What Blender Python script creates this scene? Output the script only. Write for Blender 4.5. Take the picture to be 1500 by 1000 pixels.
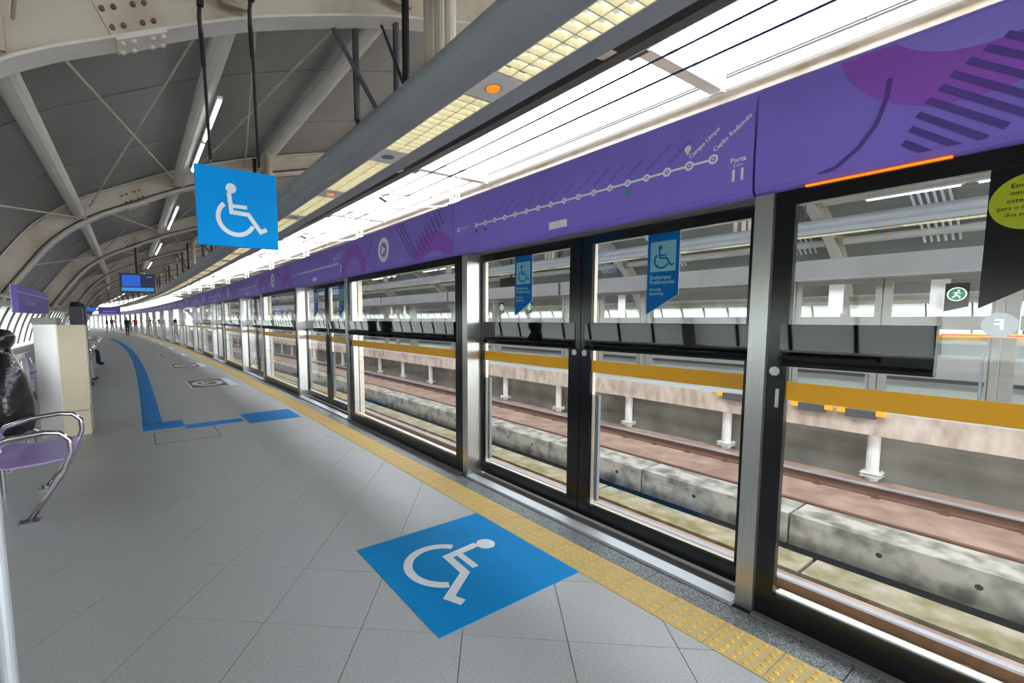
import bpy, math, random
from mathutils import Matrix, Vector
random.seed(5)
for o in list(bpy.data.objects): bpy.data.objects.remove(o, do_unlink=True)
SC = bpy.context.scene
COL = SC.collection
pi = math.pi

# ------------------------------------------------------------------ camera
F_PX, PITCH, ROLL, YAW, CAMH = 666.24, math.radians(5.2), math.radians(-0.44), math.radians(34.0), 1.53
cam_d = bpy.data.cameras.new('camera')
cam_d.sensor_width = 36.0
cam_d.lens = F_PX / 1500 * 36
cam_d.shift_x = (750 - 655.9) / 1500
cam_d.shift_y = (524.5 - 500) / 1500
cam_d.clip_start = 0.05; cam_d.clip_end = 1500
cam = bpy.data.objects.new('camera', cam_d); COL.objects.link(cam)
_sy, _cy, _cp, _sp = math.sin(YAW), math.cos(YAW), math.cos(PITCH), math.sin(PITCH)
_f = Vector((_sy*_cp, _cy*_cp, -_sp)); _u = Vector((_sy*_sp, _cy*_sp, _cp)); _r = Vector((_cy, -_sy, 0))
_c, _s = math.cos(ROLL), math.sin(ROLL)
_r2 = _c*_r + _s*_u; _u2 = -_s*_r + _c*_u
M = Matrix((( _r2.x, _u2.x, -_f.x, 0), (_r2.y, _u2.y, -_f.y, 0), (_r2.z, _u2.z, -_f.z, CAMH), (0, 0, 0, 1)))
cam.matrix_world = M
SC.camera = cam

# ------------------------------------------------------------------ sky and exposure (bright overcast day)
wd = bpy.data.worlds.new('overcast_sky'); SC.world = wd; wd.use_nodes = True
bg = wd.node_tree.nodes['Background']
bg.inputs[0].default_value = (0.93, 0.965, 1.0, 1); bg.inputs[1].default_value = 1.0
SC.view_settings.view_transform = 'Standard'; SC.view_settings.look = 'None'
SC.view_settings.gamma = 1.0; SC.view_settings.use_curve_mapping = False
SC.view_settings.exposure = 3.32

# ------------------------------------------------------------------ the curved line of the station
RR, N0, S0, NW = 590.0, 2.10, 3.0, 12.74      # radius, reference offset, station, mirror sum of the two platforms
def ang(s): return (s - S0) / RR
def W(s, n, z=0.0):
    a = ang(s); r = RR + n - N0
    return (N0 - RR + r*math.cos(a), S0 + r*math.sin(a), z)

# ------------------------------------------------------------------ materials
def srgb(r, g, b):
    f = lambda c: (c/12.92 if c <= 0.04045 else ((c+0.055)/1.055)**2.4)
    return (f(r/255), f(g/255), f(b/255), 1)
MATS = {}
def mat(name, rgb, rough=0.5, metal=0.0, spec=0.5, var=0.0, scale=8.0, rgb2=None, bump=0.0, detail=4.0, stretch=None, fac=(0.35, 0.65)):
    if name in MATS: return MATS[name]
    m = bpy.data.materials.new(name); m.use_nodes = True
    nt = m.node_tree; b = nt.nodes['Principled BSDF']
    c = srgb(*rgb)
    b.inputs['Base Color'].default_value = c; b.inputs['Roughness'].default_value = rough
    b.inputs['Metallic'].default_value = metal; b.inputs['Specular IOR Level'].default_value = spec
    if var > 0 or rgb2 or bump:
        tc = nt.nodes.new('ShaderNodeTexCoord'); no = nt.nodes.new('ShaderNodeTexNoise')
        no.inputs['Scale'].default_value = scale; no.inputs['Detail'].default_value = detail
        src = tc.outputs['Object']
        if stretch:
            mp = nt.nodes.new('ShaderNodeMapping'); mp.inputs['Scale'].default_value = stretch
            nt.links.new(src, mp.inputs[0]); src = mp.outputs[0]
        nt.links.new(src, no.inputs['Vector'])
        if var > 0 or rgb2:
            cr = nt.nodes.new('ShaderNodeValToRGB')
            c2 = srgb(*rgb2) if rgb2 else tuple(min(1, x*(1-var)) for x in c[:3]) + (1,)
            c1 = c if rgb2 else tuple(min(1, x*(1+var)) for x in c[:3]) + (1,)
            cr.color_ramp.elements[0].position = fac[0]; cr.color_ramp.elements[1].position = fac[1]
            cr.color_ramp.elements[0].color = c2; cr.color_ramp.elements[1].color = c1
            nt.links.new(no.outputs['Fac'], cr.inputs[0]); nt.links.new(cr.outputs[0], b.inputs['Base Color'])
        if bump:
            bp = nt.nodes.new('ShaderNodeBump'); bp.inputs['Strength'].default_value = bump; bp.inputs['Distance'].default_value = 0.01
            nt.links.new(no.outputs['Fac'], bp.inputs['Height']); nt.links.new(bp.outputs[0], b.inputs['Normal'])
    MATS[name] = m; return m
def emit(name, rgb, strength):
    m = bpy.data.materials.new(name); m.use_nodes = True; b = m.node_tree.nodes['Principled BSDF']
    b.inputs['Base Color'].default_value = srgb(*rgb); b.inputs['Emission Color'].default_value = srgb(*rgb)
    b.inputs['Emission Strength'].default_value = strength; MATS[name] = m; return m
def glassmat(name, tint, base=0.04, ior=1.5, alpha=1.0):
    m = bpy.data.materials.new(name); m.use_nodes = True; nt = m.node_tree
    for n in list(nt.nodes): nt.nodes.remove(n)
    out = nt.nodes.new('ShaderNodeOutputMaterial'); mx = nt.nodes.new('ShaderNodeMixShader')
    tr = nt.nodes.new('ShaderNodeBsdfTransparent'); gl = nt.nodes.new('ShaderNodeBsdfGlossy'); lw = nt.nodes.new('ShaderNodeLayerWeight'); pw = nt.nodes.new('ShaderNodeMath'); ma = nt.nodes.new('ShaderNodeMath')
    tr.inputs[0].default_value = tint; gl.inputs['Roughness'].default_value = 0.0; gl.inputs[0].default_value = (1, 1, 1, 1)
    lw.inputs['Blend'].default_value = 0.5; pw.operation = 'POWER'; pw.inputs[1].default_value = 5.0; ma.operation = 'MULTIPLY_ADD'; ma.inputs[1].default_value = 1-base; ma.inputs[2].default_value = base
    nt.links.new(lw.outputs['Facing'], pw.inputs[0]); nt.links.new(pw.outputs[0], ma.inputs[0]); nt.links.new(ma.outputs[0], mx.inputs[0]); nt.links.new(tr.outputs[0], mx.inputs[1]); nt.links.new(gl.outputs[0], mx.inputs[2])
    nt.links.new(mx.outputs[0], out.inputs[0]); MATS[name] = m; return m
def translucent(name, rgb):
    m = bpy.data.materials.new(name); m.use_nodes = True; nt = m.node_tree
    for n in list(nt.nodes): nt.nodes.remove(n)
    out = nt.nodes.new('ShaderNodeOutputMaterial'); mx = nt.nodes.new('ShaderNodeMixShader'); mx.inputs[0].default_value = 0.72
    d = nt.nodes.new('ShaderNodeBsdfDiffuse'); t = nt.nodes.new('ShaderNodeBsdfTranslucent')
    d.inputs[0].default_value = srgb(*rgb); t.inputs[0].default_value = srgb(*rgb)
    nt.links.new(d.outputs[0], mx.inputs[1]); nt.links.new(t.outputs[0], mx.inputs[2]); nt.links.new(mx.outputs[0], out.inputs[0])
    MATS[name] = m; return m

m_tile = mat('grey_floor_tile', (172, 173, 175), 0.42, var=0.10, scale=90, bump=0.15, detail=6)
m_grout = mat('dark_grout', (92, 90, 88), 0.9)
m_granite = mat('speckled_granite', (150, 155, 158), 0.35, rgb2=(62, 68, 72), scale=130, detail=3, fac=(0.42, 0.58))
m_steel = mat('brushed_steel', (190, 190, 188), 0.28, metal=0.9, var=0.06, scale=3, stretch=(60, 60, 1))
m_alu = mat('warm_lit_aluminium', (214, 203, 182), 0.4, metal=0.45, var=0.03, scale=3)  # cream cast of the light on the near reveals put into the colour
m_sill = mat('sill_metal', (205, 210, 216), 0.4, metal=0.5)
m_sillg = mat('sill_grey', (140, 140, 136), 0.5, metal=0.5)
m_black = mat('black_frame', (12, 14, 18), 0.18, spec=0.5)
m_blackg = mat('black_gloss', (8, 9, 12), 0.02, spec=0.55)
m_glass = glassmat('clear_glass', (0.965, 0.975, 0.975, 1))
m_purple = mat('purple_panel', (130, 111, 211), 0.5, spec=0.3, var=0.04, scale=2)
m_magenta = mat('magenta_print', (143, 84, 192), 0.5, spec=0.3)
m_dpurple = mat('dark_purple_print', (82, 57, 144), 0.5)
m_lpurple = mat('light_purple_print', (140, 124, 220), 0.5, spec=0.3)
m_white = mat('white_print', (232, 232, 236), 0.5)
m_lgrey = mat('light_grey_print', (224, 227, 232), 0.5)
m_teal = mat('teal_print', (20, 150, 160), 0.5)
m_blue = mat('blue_vinyl', (0, 136, 206), 0.6, spec=0.12, var=0.04, scale=5)
m_signblue = mat('sign_blue', (0, 150, 232), 0.6, spec=0.1)
m_banner = mat('banner_blue', (0, 98, 168), 0.5, spec=0.15)
m_bannerp = mat('banner_pale', (120, 178, 190), 0.4)
m_pathblue = mat('tactile_blue', (36, 134, 208), 0.6, spec=0.2, var=0.08, scale=12)
m_ytile = mat('tactile_tan', (196, 172, 116), 0.6, var=0.08, scale=14)
m_ydome = mat('tactile_yellow', (232, 186, 60), 0.5)
m_yellow = mat('yellow_stripe', (240, 172, 0), 0.4)
m_ypaint = mat('yellow_paint', (240, 180, 10), 0.5)
m_lime = mat('lime_disc', (160, 172, 10), 0.4)
m_rib = mat('cream_steel_paint', (204, 193, 180), 0.55, rgb2=(176, 158, 136), scale=2.2, detail=8, fac=(0.3, 0.55))
m_ribw = mat('pale_steel_paint', (208, 204, 198), 0.5, var=0.06, scale=3)
m_roof = mat('grey_roof_sheet', (138, 140, 138), 0.5, var=0.08, scale=0.8)
m_trough = mat('grey_trough', (150, 155, 160), 0.5, var=0.05, scale=1.5)
m_darkst = mat('dark_steel', (70, 68, 74), 0.5)
m_blackst = mat('black_steel', (26, 26, 30), 0.4)
m_wplate = mat('white_plate', (240, 238, 232), 0.5)
m_louv = mat('cream_louvre', (226, 220, 190), 0.4)
m_tubeL = emit('lit_tube', (255, 250, 236), 0.55)
m_fluo = emit('fluorescent', (245, 252, 255), 0.8)
m_orange = emit('orange_lamp', (255, 140, 15), 0.085)
m_conc = mat('stained_concrete', (176, 172, 162), 0.85, rgb2=(104, 102, 92), scale=3.5, detail=9, bump=0.3, fac=(0.36, 0.56))
m_moss = mat('mossy_concrete', (170, 160, 140), 0.9, rgb2=(120, 112, 74), scale=4, detail=9, bump=0.3)
m_wallc = mat('grey_track_wall', (150, 147, 138), 0.9, rgb2=(112, 110, 102), scale=1.2, detail=10)
m_pinkc = mat('pinkish_concrete', (206, 192, 180), 0.85, rgb2=(168, 148, 134), scale=6, detail=9, stretch=(1, 1, 0.4))
m_rust = mat('rusty_trackbed', (176, 148, 130), 0.85, rgb2=(142, 114, 100), scale=3, detail=9, bump=0.2)
m_rail = mat('rusty_rail', (110, 78, 64), 0.6, var=0.1, scale=10)
m_railtop = mat('polished_railhead', (205, 210, 222), 0.25, metal=0.4)
m_hdr = mat('satin_header', (150, 150, 152), 0.4, metal=0.6, var=0.05, scale=2)
m_oppf = mat('satin_frame', (150, 147, 142), 0.4, metal=0.5)
m_oppb = mat('grey_band', (120, 126, 130), 0.4)
m_dark = mat('dark_channel', (40, 44, 50), 0.8)
m_beige = mat('beige_cabinet', (214, 203, 174), 0.5, var=0.03, scale=2)
m_wallp = mat('pale_wall_paint', (205, 203, 198), 0.6)
m_seat = mat('lilac_seat', (150, 130, 190), 0.35)
m_chrome = mat('chrome_tube', (205, 200, 205), 0.12, metal=1.0)
m_bag = mat('black_plastic', (22, 23, 28), 0.22, spec=0.7, bump=0.9, scale=14, detail=5)
m_trans = translucent('translucent_sheet', (236, 240, 238))
m_cable = mat('wire_blue_grey', (48, 58, 110), 0.5)
m_wmetal = mat('white_metal', (228, 226, 224), 0.45)
m_skin = mat('skin', (196, 148, 120), 0.6)
m_hair = mat('dark_hair', (30, 24, 22), 0.6)
m_red = mat('red_cloth', (176, 60, 50), 0.8); m_navy = mat('navy_cloth', (34, 38, 54), 0.8)
m_denim = mat('pale_trousers', (190, 200, 212), 0.8); m_wcloth = mat('white_cloth', (225, 225, 225), 0.8)
m_screenb = emit('screen_blue', (30, 84, 190), 0.085); m_screend = emit('screen_dark', (26, 40, 66), 0.06); m_screenl = emit('screen_light', (60, 140, 205), 0.075)
m_ground = mat('ground', (120, 128, 110), 0.9, var=0.2, scale=0.05)
m_mark = mat('grey_floor_mark', (92, 94, 98), 0.6)
m_green = mat('exit_green', (20, 120, 80), 0.5)
m_redpaint = mat('red_paint', (200, 40, 40), 0.5)

# ------------------------------------------------------------------ mesh builder
class MB:
    def __init__(self, ox=0.0, oy=0.0, oz=0.0):
        self.v = []; self.f = []; self.m = []; self.mats = []; self.o = (ox, oy, oz); self.smooth = False
    def mi(self, m):
        if m not in self.mats: self.mats.append(m)
        return self.mats.index(m)
    def vert(self, x, y, z): self.v.append((x-self.o[0], y-self.o[1], z-self.o[2])); return len(self.v)-1
    def face(self, idx, m): self.f.append(tuple(idx)); self.m.append(self.mi(m))
    def box(self, x0, x1, y0, y1, z0, z1, m):
        i = [self.vert(x, y, z) for z in (z0, z1) for y in (y0, y1) for x in (x0, x1)]
        for q in ((0,2,3,1), (4,5,7,6), (0,1,5,4), (2,6,7,3), (0,4,6,2), (1,3,7,5)): self.face([i[k] for k in q], m)
    def prism(self, poly, fn, d0, d1, m, cap=True):
        # poly of 2-D points; fn(p, d) -> (x,y,z)
        a = [self.vert(*fn(p, d0)) for p in poly]; b = [self.vert(*fn(p, d1)) for p in poly]; n = len(poly)
        for k in range(n): self.face([a[k], a[(k+1) % n], b[(k+1) % n], b[k]], m)
        if cap: self.face(a[::-1], m); self.face(b, m)
    def poly(self, pts, m): self.face([self.vert(*p) for p in pts], m)
    def tube(self, pts, r, m, n=8, cap=True, closed=False):
        P = [Vector(p) for p in pts]; rings = []
        up = None
        for k, p in enumerate(P):
            if closed: t = P[(k+1) % len(P)] - P[k-1]
            else: t = P[min(k+1, len(P)-1)] - P[max(k-1, 0)]
            t.normalize()
            if up is None: up = Vector((0, 0, 1)) if abs(t.z) < 0.9 else Vector((1, 0, 0))
            a = t.cross(up)
            if a.length < 1e-5: a = t.orthogonal()
            a.normalize(); b = a.cross(t); up = b
            rr = r[k] if isinstance(r, (list, tuple)) else r
            rings.append([self.vert(*(p + a*rr*math.cos(2*pi*j/n) + b*rr*math.sin(2*pi*j/n))) for j in range(n)])
        K = len(rings)
        for k in range(K if closed else K-1):
            A, B = rings[k], rings[(k+1) % K]
            for j in range(n): self.face([A[j], A[(j+1) % n], B[(j+1) % n], B[j]], m)
        if cap and not closed: self.face(rings[0][::-1], m); self.face(rings[-1], m)
    def disc(self, c, r, fn, m, n=24, r2=0.0, a0=0.0, a1=2*pi):
        # flat disc / ring in a plane given by fn(u,v)
        full = abs(a1-a0) > 6.28
        A = [a0 + (a1-a0)*k/n for k in range(n if full else n+1)]
        if r2 <= 0 and full: self.poly([fn(c[0]+r*math.cos(a), c[1]+r*math.sin(a)) for a in A], m); return
        o = [self.vert(*fn(c[0]+r*math.cos(a), c[1]+r*math.sin(a))) for a in A]
        i = [self.vert(*fn(c[0]+r2*math.cos(a), c[1]+r2*math.sin(a))) for a in A]
        L = len(A)
        for k in range(L if full else L-1): self.face([o[k], o[(k+1) % L], i[(k+1) % L], i[k]], m)
    def sweep(self, prof, s0, s1, m, step=2.7, closed=True, mirror=False, cap=True):
        k = max(1, int(math.ceil((s1-s0)/step))); rings = []
        for j in range(k+1):
            s = s0 + (s1-s0)*j/k
            rings.append([self.vert(*W(s, NW-n if mirror else n, z)) for n, z in prof])
        L = len(prof)
        for a, b in zip(rings, rings[1:]):
            for q in range(L if closed else L-1): self.face([a[q], a[(q+1) % L], b[(q+1) % L], b[q]], m)
        if cap and closed: self.face(rings[0][::-1], m); self.face(rings[-1], m)
    def mesh(self, name):
        me = bpy.data.meshes.new(name); me.from_pydata(self.v, [], self.f)
        for x in self.mats: me.materials.append(x)
        me.polygons.foreach_set('material_index', self.m)
        if self.smooth: me.polygons.foreach_set('use_smooth', [True]*len(self.f))
        me.update(); return me
    def build(self, name, parent=None, **kw):
        return obj(name, self.mesh(name), parent, **kw)
def obj(name, me, parent=None, label=None, cat=None, group=None, kind=None, loc=None, rz=0):
    o = bpy.data.objects.new(name, me); COL.objects.link(o)
    if parent: o.parent = parent
    if loc: o.location = loc
    if rz: o.rotation_euler = (0, 0, rz)
    tag(o, label, cat, group, kind); return o
def tag(o, label=None, cat=None, group=None, kind=None):
    if label: o['label'] = label
    if cat: o['category'] = cat
    if group: o['group'] = group
    if kind: o['kind'] = kind
def at(name, s, n, z=0.0, label=None, cat=None, group=None, kind=None, flip=False):
    o = obj(name, None, None, label, cat, group, kind, W(s, NW-n if flip else n, z), ang(s) + (pi if flip else 0))
    o.empty_display_size = 0.2; return o
def copy_tree(o, parent=None):
    c = o.copy(); COL.objects.link(c); c.parent = parent
    for ch in list(o.children): copy_tree(ch, c)
    return c
def place(o, s, n, flip=False):
    o.location = W(s, NW-n if flip else n, o.location.z); o.rotation_euler = (0, 0, ang(s) + (pi if flip else 0))
def relabel(o, label, group=None):
    o['label'] = label
    if group: o['group'] = group
    elif 'group' in o.keys(): del o['group']
_tc = {}
def text_pts(body, size, align='LEFT', bold=False, space=1.0):
    cu = bpy.data.curves.new('lettering', 'FONT'); cu.body = body; cu.size = size; cu.align_x = align; cu.align_y = 'CENTER'
    cu.space_character = space; cu.resolution_u = 2
    if bold: cu.offset = size*0.025
    t = bpy.data.objects.new('lettering', cu); COL.objects.link(t)
    dg = bpy.context.evaluated_depsgraph_get(); dg.update()
    me = bpy.data.meshes.new_from_object(t.evaluated_get(dg))
    vs = [tuple(v.co) for v in me.vertices]; fs = [tuple(p.vertices) for p in me.polygons]
    bpy.data.objects.remove(t, do_unlink=True); bpy.data.curves.remove(cu); bpy.data.meshes.remove(me)
    return vs, fs
def put_text(mb, body, size, fn, m, align='LEFT', bold=False, rot=0.0, at2=(0, 0)):
    vs, fs = text_pts(body, size, align, bold)
    c, s = math.cos(rot), math.sin(rot)
    idx = [mb.vert(*fn(at2[0]+x*c-y*s, at2[1]+x*s+y*c)) for x, y, z in vs]
    for f in fs: mb.face([idx[k] for k in f], m)
def wheelchair(mb, fn, sc, m, ox=0, oy=0):
    # access symbol in a unit square centred on (ox,oy); fn(u,v)
    g = lambda u, v: fn(ox+u*sc, oy+v*sc)
    def stroke(pts, w):
        L, R_ = [], []
        for k, p in enumerate(pts):
            p = Vector(p); d0 = (p-Vector(pts[k-1])).normalized() if k else None; d1 = (Vector(pts[k+1])-p).normalized() if k < len(pts)-1 else None
            if d0 is None: nrm = Vector((-d1.y, d1.x))
            elif d1 is None: nrm = Vector((-d0.y, d0.x))
            else:
                n0, n1 = Vector((-d0.y, d0.x)), Vector((-d1.y, d1.x)); nrm = (n0+n1).normalized(); nrm = nrm/max(0.4, nrm.dot(n0))
            L.append(p+nrm*w/2); R_.append(p-nrm*w/2)
        for k in range(len(pts)-1): mb.poly([g(*L[k]), g(*R_[k]), g(*R_[k+1]), g(*L[k+1])], m)
    mb.disc((-0.083, 0.25), 0.064, g, m, 20)
    stroke([(-0.112, 0.192), (-0.088, -0.055), (0.118, -0.068), (0.266, -0.283), (0.345, -0.245)], 0.054)
    stroke([(-0.070, 0.026), (0.105, 0.022)], 0.046)
    mb.disc((-0.032, -0.124), 0.247, g, m, 32, 0.192, math.radians(131), math.radians(335))

# ------------------------------------------------------------------ floor, tiles and the platform edge
SMIN, SMAX = -9.0, 132.0
mb = MB(); mb.sweep([(-1.95, -0.012), (2.53, -0.012), (2.85, -0.012), (2.85, -0.45), (-1.95, -0.45)], SMIN, SMAX, m_grout)
floor = mb.build('floor', kind='structure')
# diagonal half-metre tiles, each its own piece near the camera
def clip(poly, f):
    out = []
    for k in range(len(poly)):
        a, b = poly[k], poly[(k+1) % len(poly)]; fa, fb = f(a), f(b)
        if fa >= 0: out.append(a)
        if (fa >= 0) != (fb >= 0):
            t = fa/(fa-fb); out.append((a[0]+(b[0]-a[0])*t, a[1]+(b[1]-a[1])*t))
    return out
TA = math.radians(-39.6); ti = (math.cos(TA), math.sin(TA)); tj = (-math.sin(TA), math.cos(TA)); TO = (-0.334, 2.955)
TS1 = 15.0
full_tile = None
tcount = 0
for i in range(-45, 45):
    for j in range(-45, 45):
        g = 0.004
        sq = [(TO[0]+0.5*(ti[0]*a+tj[0]*b), TO[1]+0.5*(ti[1]*a+tj[1]*b)) for a, b in ((i+g, j+g), (i+1-g, j+g), (i+1-g, j+1-g), (i+g, j+1-g))]
        p = sq
        for f in (lambda q: q[0]+1.8, lambda q: 2.098-q[0], lambda q: q[1]+0.2, lambda q: TS1-q[1]):
            p = clip(p, f)
            if len(p) < 3: break
        if len(p) < 3: continue
        area = abs(sum(p[k][0]*p[(k+1) % len(p)][1]-p[(k+1) % len(p)][0]*p[k][1] for k in range(len(p)))/2)
        if area < 0.004: continue
        cx = sum(q[0] for q in p)/len(p); cy = sum(q[1] for q in p)/len(p)
        if len(p) == 4 and area > 0.2475:
            if full_tile is None:
                t = MB(cx, cy, 0)
                t.prism(p, lambda q, d: (q[0], q[1], d), -0.011, 0.0, m_tile); full_tile = t.mesh('floor_tile')
            me = full_tile
        else:
            t = MB(cx, cy, 0); t.prism(p, lambda q, d: (q[0], q[1], d), -0.011, 0.0, m_tile); me = t.mesh('floor_tile')
        w = W(cy, cx, random.uniform(-0.0008, 0.0008)); o = obj('floor_tile', me, floor, loc=w, rz=ang(cy)); tcount += 1
# tile grid continues in the material further along
m_far = bpy.data.materials.new('grey_floor_tile_far'); m_far.use_nodes = True
nt = m_far.node_tree; b = nt.nodes['Principled BSDF']; b.inputs['Roughness'].default_value = 0.42
tc = nt.nodes.new('ShaderNodeTexCoord'); mp = nt.nodes.new('ShaderNodeMapping'); br = nt.nodes.new('ShaderNodeTexBrick')
mp.inputs['Rotation'].default_value = (0, 0, math.radians(39.6)); br.offset = 0.0; br.squash = 1.0
br.inputs['Scale'].default_value = 1.0; br.inputs['Brick Width'].default_value = 0.5; br.inputs['Row Height'].default_value = 0.5
br.inputs['Mortar Size'].default_value = 0.004
br.inputs['Color1'].default_value = srgb(172, 173, 175); br.inputs['Color2'].default_value = srgb(166, 167, 169); br.inputs['Mortar'].default_value = srgb(110, 108, 106)
nt.links.new(tc.outputs['Object'], mp.inputs[0]); nt.links.new(mp.outputs[0], br.inputs['Vector']); nt.links.new(br.outputs['Color'], b.inputs['Base Color'])
for s0, s1 in ((SMIN, -0.2), (TS1, SMAX)):
    mb = MB(); mb.sweep([(-1.8, -0.012), (2.098, -0.012), (2.098, 0.0), (-1.8, 0.0)], s0, s1, m_far); mb.build('floor_tiling', floor, kind='stuff')
# yellow warning tiles with raised domes
def dome_tile(nd, seg):
    t = MB()
    t.box(-0.124, 0.124, -0.124, 0.124, -0.011, 0.002, m_ytile)
    for a in range(nd):
        for b_ in range(nd):
            cx, cy = (-0.1+0.05*a, -0.1+0.05*b_) if nd == 5 else (0, 0)
            r0 = [t.vert(cx+0.0125*math.cos(2*pi*k/seg), cy+0.0125*math.sin(2*pi*k/seg), 0.002) for k in range(seg)]
            r1 = [t.vert(cx+0.0085*math.cos(2*pi*k/seg), cy+0.0085*math.sin(2*pi*k/seg), 0.0062) for k in range(seg)]
            for k in range(seg): t.face([r0[k], r0[(k+1) % seg], r1[(k+1) % seg], r1[k]], m_ydome)
            t.face(r1, m_ydome)
    return t
strip = obj('warning_strip', None, None, 'long tan and yellow tactile warning strip of raised dots along the platform edge', 'tactile strip', loc=W(-1, 2.225, 0))
dm = dome_tile(5, 8).mesh('warning_tile')
for k in range(260):
    s = -1 + 0.25*k
    o = obj('warning_tile', dm, strip); a = W(s+0.125, 2.225); b0 = W(-1, 2.225)
    o.location = (a[0]-b0[0], a[1]-b0[1], 0); o.rotation_euler = (0, 0, ang(s))
mb = MB(*W(-1, 2.225, 0)); mb.sweep([(2.1, -0.011), (2.35, -0.011), (2.35, 0.004), (2.1, 0.004)], -1+65, SMAX, m_ytile); mb.build('warning_tile', strip, kind='stuff')
# granite kerb slabs between the yellow strip and the doors
edge = obj('granite_kerb', None, None, 'speckled grey granite kerb between yellow dots and the glass screen', 'kerb', loc=W(-1, 2.42, 0))
t = MB(0, 0, 0); t.box(-0.074, 0.076, -0.448, 0.448, -0.011, 0.002, m_granite); gm = t.mesh('granite_slab')
for k in range(-1, 140):
    s = 0.9*k+0.1
    o = obj('granite_slab', gm, edge); a = W(s, 2.426); b0 = W(-1, 2.42); o.location = (a[0]-b0[0], a[1]-b0[1], 0); o.rotation_euler = (0, 0, ang(s))

# ------------------------------------------------------------------ floor markings
fl = lambda s, n, z=0.003: W(s, n, z)
base = W(2.22, 1.6, 0)
mk = at('floor_symbol_square', 2.22, 1.6, 0, 'bright blue square with white wheelchair symbol stuck on grey floor tiles', 'floor marking')
t = MB(); t.box(-0.5, 0.5, -0.5, 0.5, 0.0, 0.003, m_blue); t.build('blue_square', mk)
t = MB(); wheelchair(t, lambda u, v: (v*1.0, -u*1.0, 0.0042) if False else (0.0+v, u*-1.0, 0.0042), 1.0, m_lgrey)
sym = t.build('wheelchair_symbol', mk)
# inspection hatch outline
ht = at('floor_hatch', 6.88, 0.45, 0, 'square inspection hatch with thin dark joint in grey floor tiles', 'hatch')
t = MB(); t.box(-0.355, 0.355, -0.34, 0.34, 0.0008, 0.0016, m_tile); t.build('hatch_lid', ht)
t = MB()
for (a, b_, c, d) in ((-0.366, 0.366, -0.352, -0.340), (-0.366, 0.366, 0.340, 0.352), (-0.366, -0.355, -0.34, 0.34), (0.355, 0.366, -0.34, 0.34)): t.box(a, b_, c, d, 0.0008, 0.002, m_blackst)
t.disc((-0.02, -0.346), 0.014, lambda u, v: (u, v, 0.0028), m_blackst, 12); t.build('hatch_joint', ht)
# blue guide path
path = obj('tactile_path', None, None, 'blue tactile guide path of ribbed tiles running along the platform floor', 'tactile path', loc=W(7.3, 0.09, 0))
def rel(o, s, n, ref, da=0.0):
    a = W(s, n); b0 = W(*ref); o.location = (a[0]-b0[0], a[1]-b0[1], 0); o.rotation_euler = (0, 0, ang(s)+da)
t = MB(); t.box(-0.124, 0.124, -0.1245, 0.1245, 0.0, 0.003, m_pathblue)
for x in (-0.09, -0.03, 0.03, 0.09): t.box(x-0.013, x+0.013, -0.118, 0.118, 0.003, 0.007, m_pathblue)
pm = t.mesh('guide_tile')
pn = lambda s: 0.092 - (max(0, s-15)**2)*0.00062
for k in range(150):
    s = 7.84+0.25*k; o = obj('guide_tile', pm, path); rel(o, s, pn(s), (7.3, 0.09), math.atan((pn(s-.1)-pn(s+.1))/0.2))
t = MB(); t.box(-0.124, 0.124, -0.124, 0.124, 0.0, 0.003, m_pathblue)
for a in range(5):
    for b_ in range(5): t.box(-0.1+0.05*a-0.011, -0.1+0.05*a+0.011, -0.1+0.05*b_-0.011, -0.1+0.05*b_+0.011, 0.003, 0.006, m_pathblue)
am = t.mesh('alert_tile')
spots = [(7.36+0.125, -0.03+0.125+0.25*c-0.01) for c in range(2)]
for c in range(2): o = obj('alert_tile', am, path); rel(o, 7.54, 0.095+0.25*c, (7.3, 0.09))
for c in range(2): o = obj('alert_tile', am, path); rel(o, 7.79 if c == 0 else 7.79, 0.095+0.25*c, (7.3, 0.09)); o.hide_render = False
for c in range(3): o = obj('guide_tile', pm, path); rel(o, 7.38, 0.60+0.25*c-0.0, (7.3, 0.09), pi/2)
for r in range(3):
    for c in range(3): o = obj('alert_tile', am, path); rel(o, 7.18+0.25*r, 1.39+0.25*c, (7.3, 0.09))
# queue marks before the further doors
for k, s in enumerate((12.15, 17.2, 22.6, 28.0, 33.4, 38.8)):
    q = at('queue_mark', s, 1.4, 0, 'dark grey floor mark with a white oval arrow beside the yellow strip' , 'floor marking', 'queue marks on the platform floor')
    t = MB(); t.box(-0.48, 0.48, -0.75, 0.75, 0.0, 0.002, m_lgrey); t.build('mark_border', q)
    t = MB(); t.box(-0.44, 0.30, -0.70, 0.70, 0.002, 0.003, m_mark); t.build('mark_field', q)
    t = MB(); t.disc((0, 0), 1.0, lambda u, v: (-0.07+0.33*u, 0.5*v, 0.0042), m_white, 28, 0.62)
    t.poly([(-0.2, -0.18, 0.0042), (-0.2, 0.18, 0.0042), (0.1, 0.0, 0.0042)], m_white); t.build('oval_arrow', q)

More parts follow.
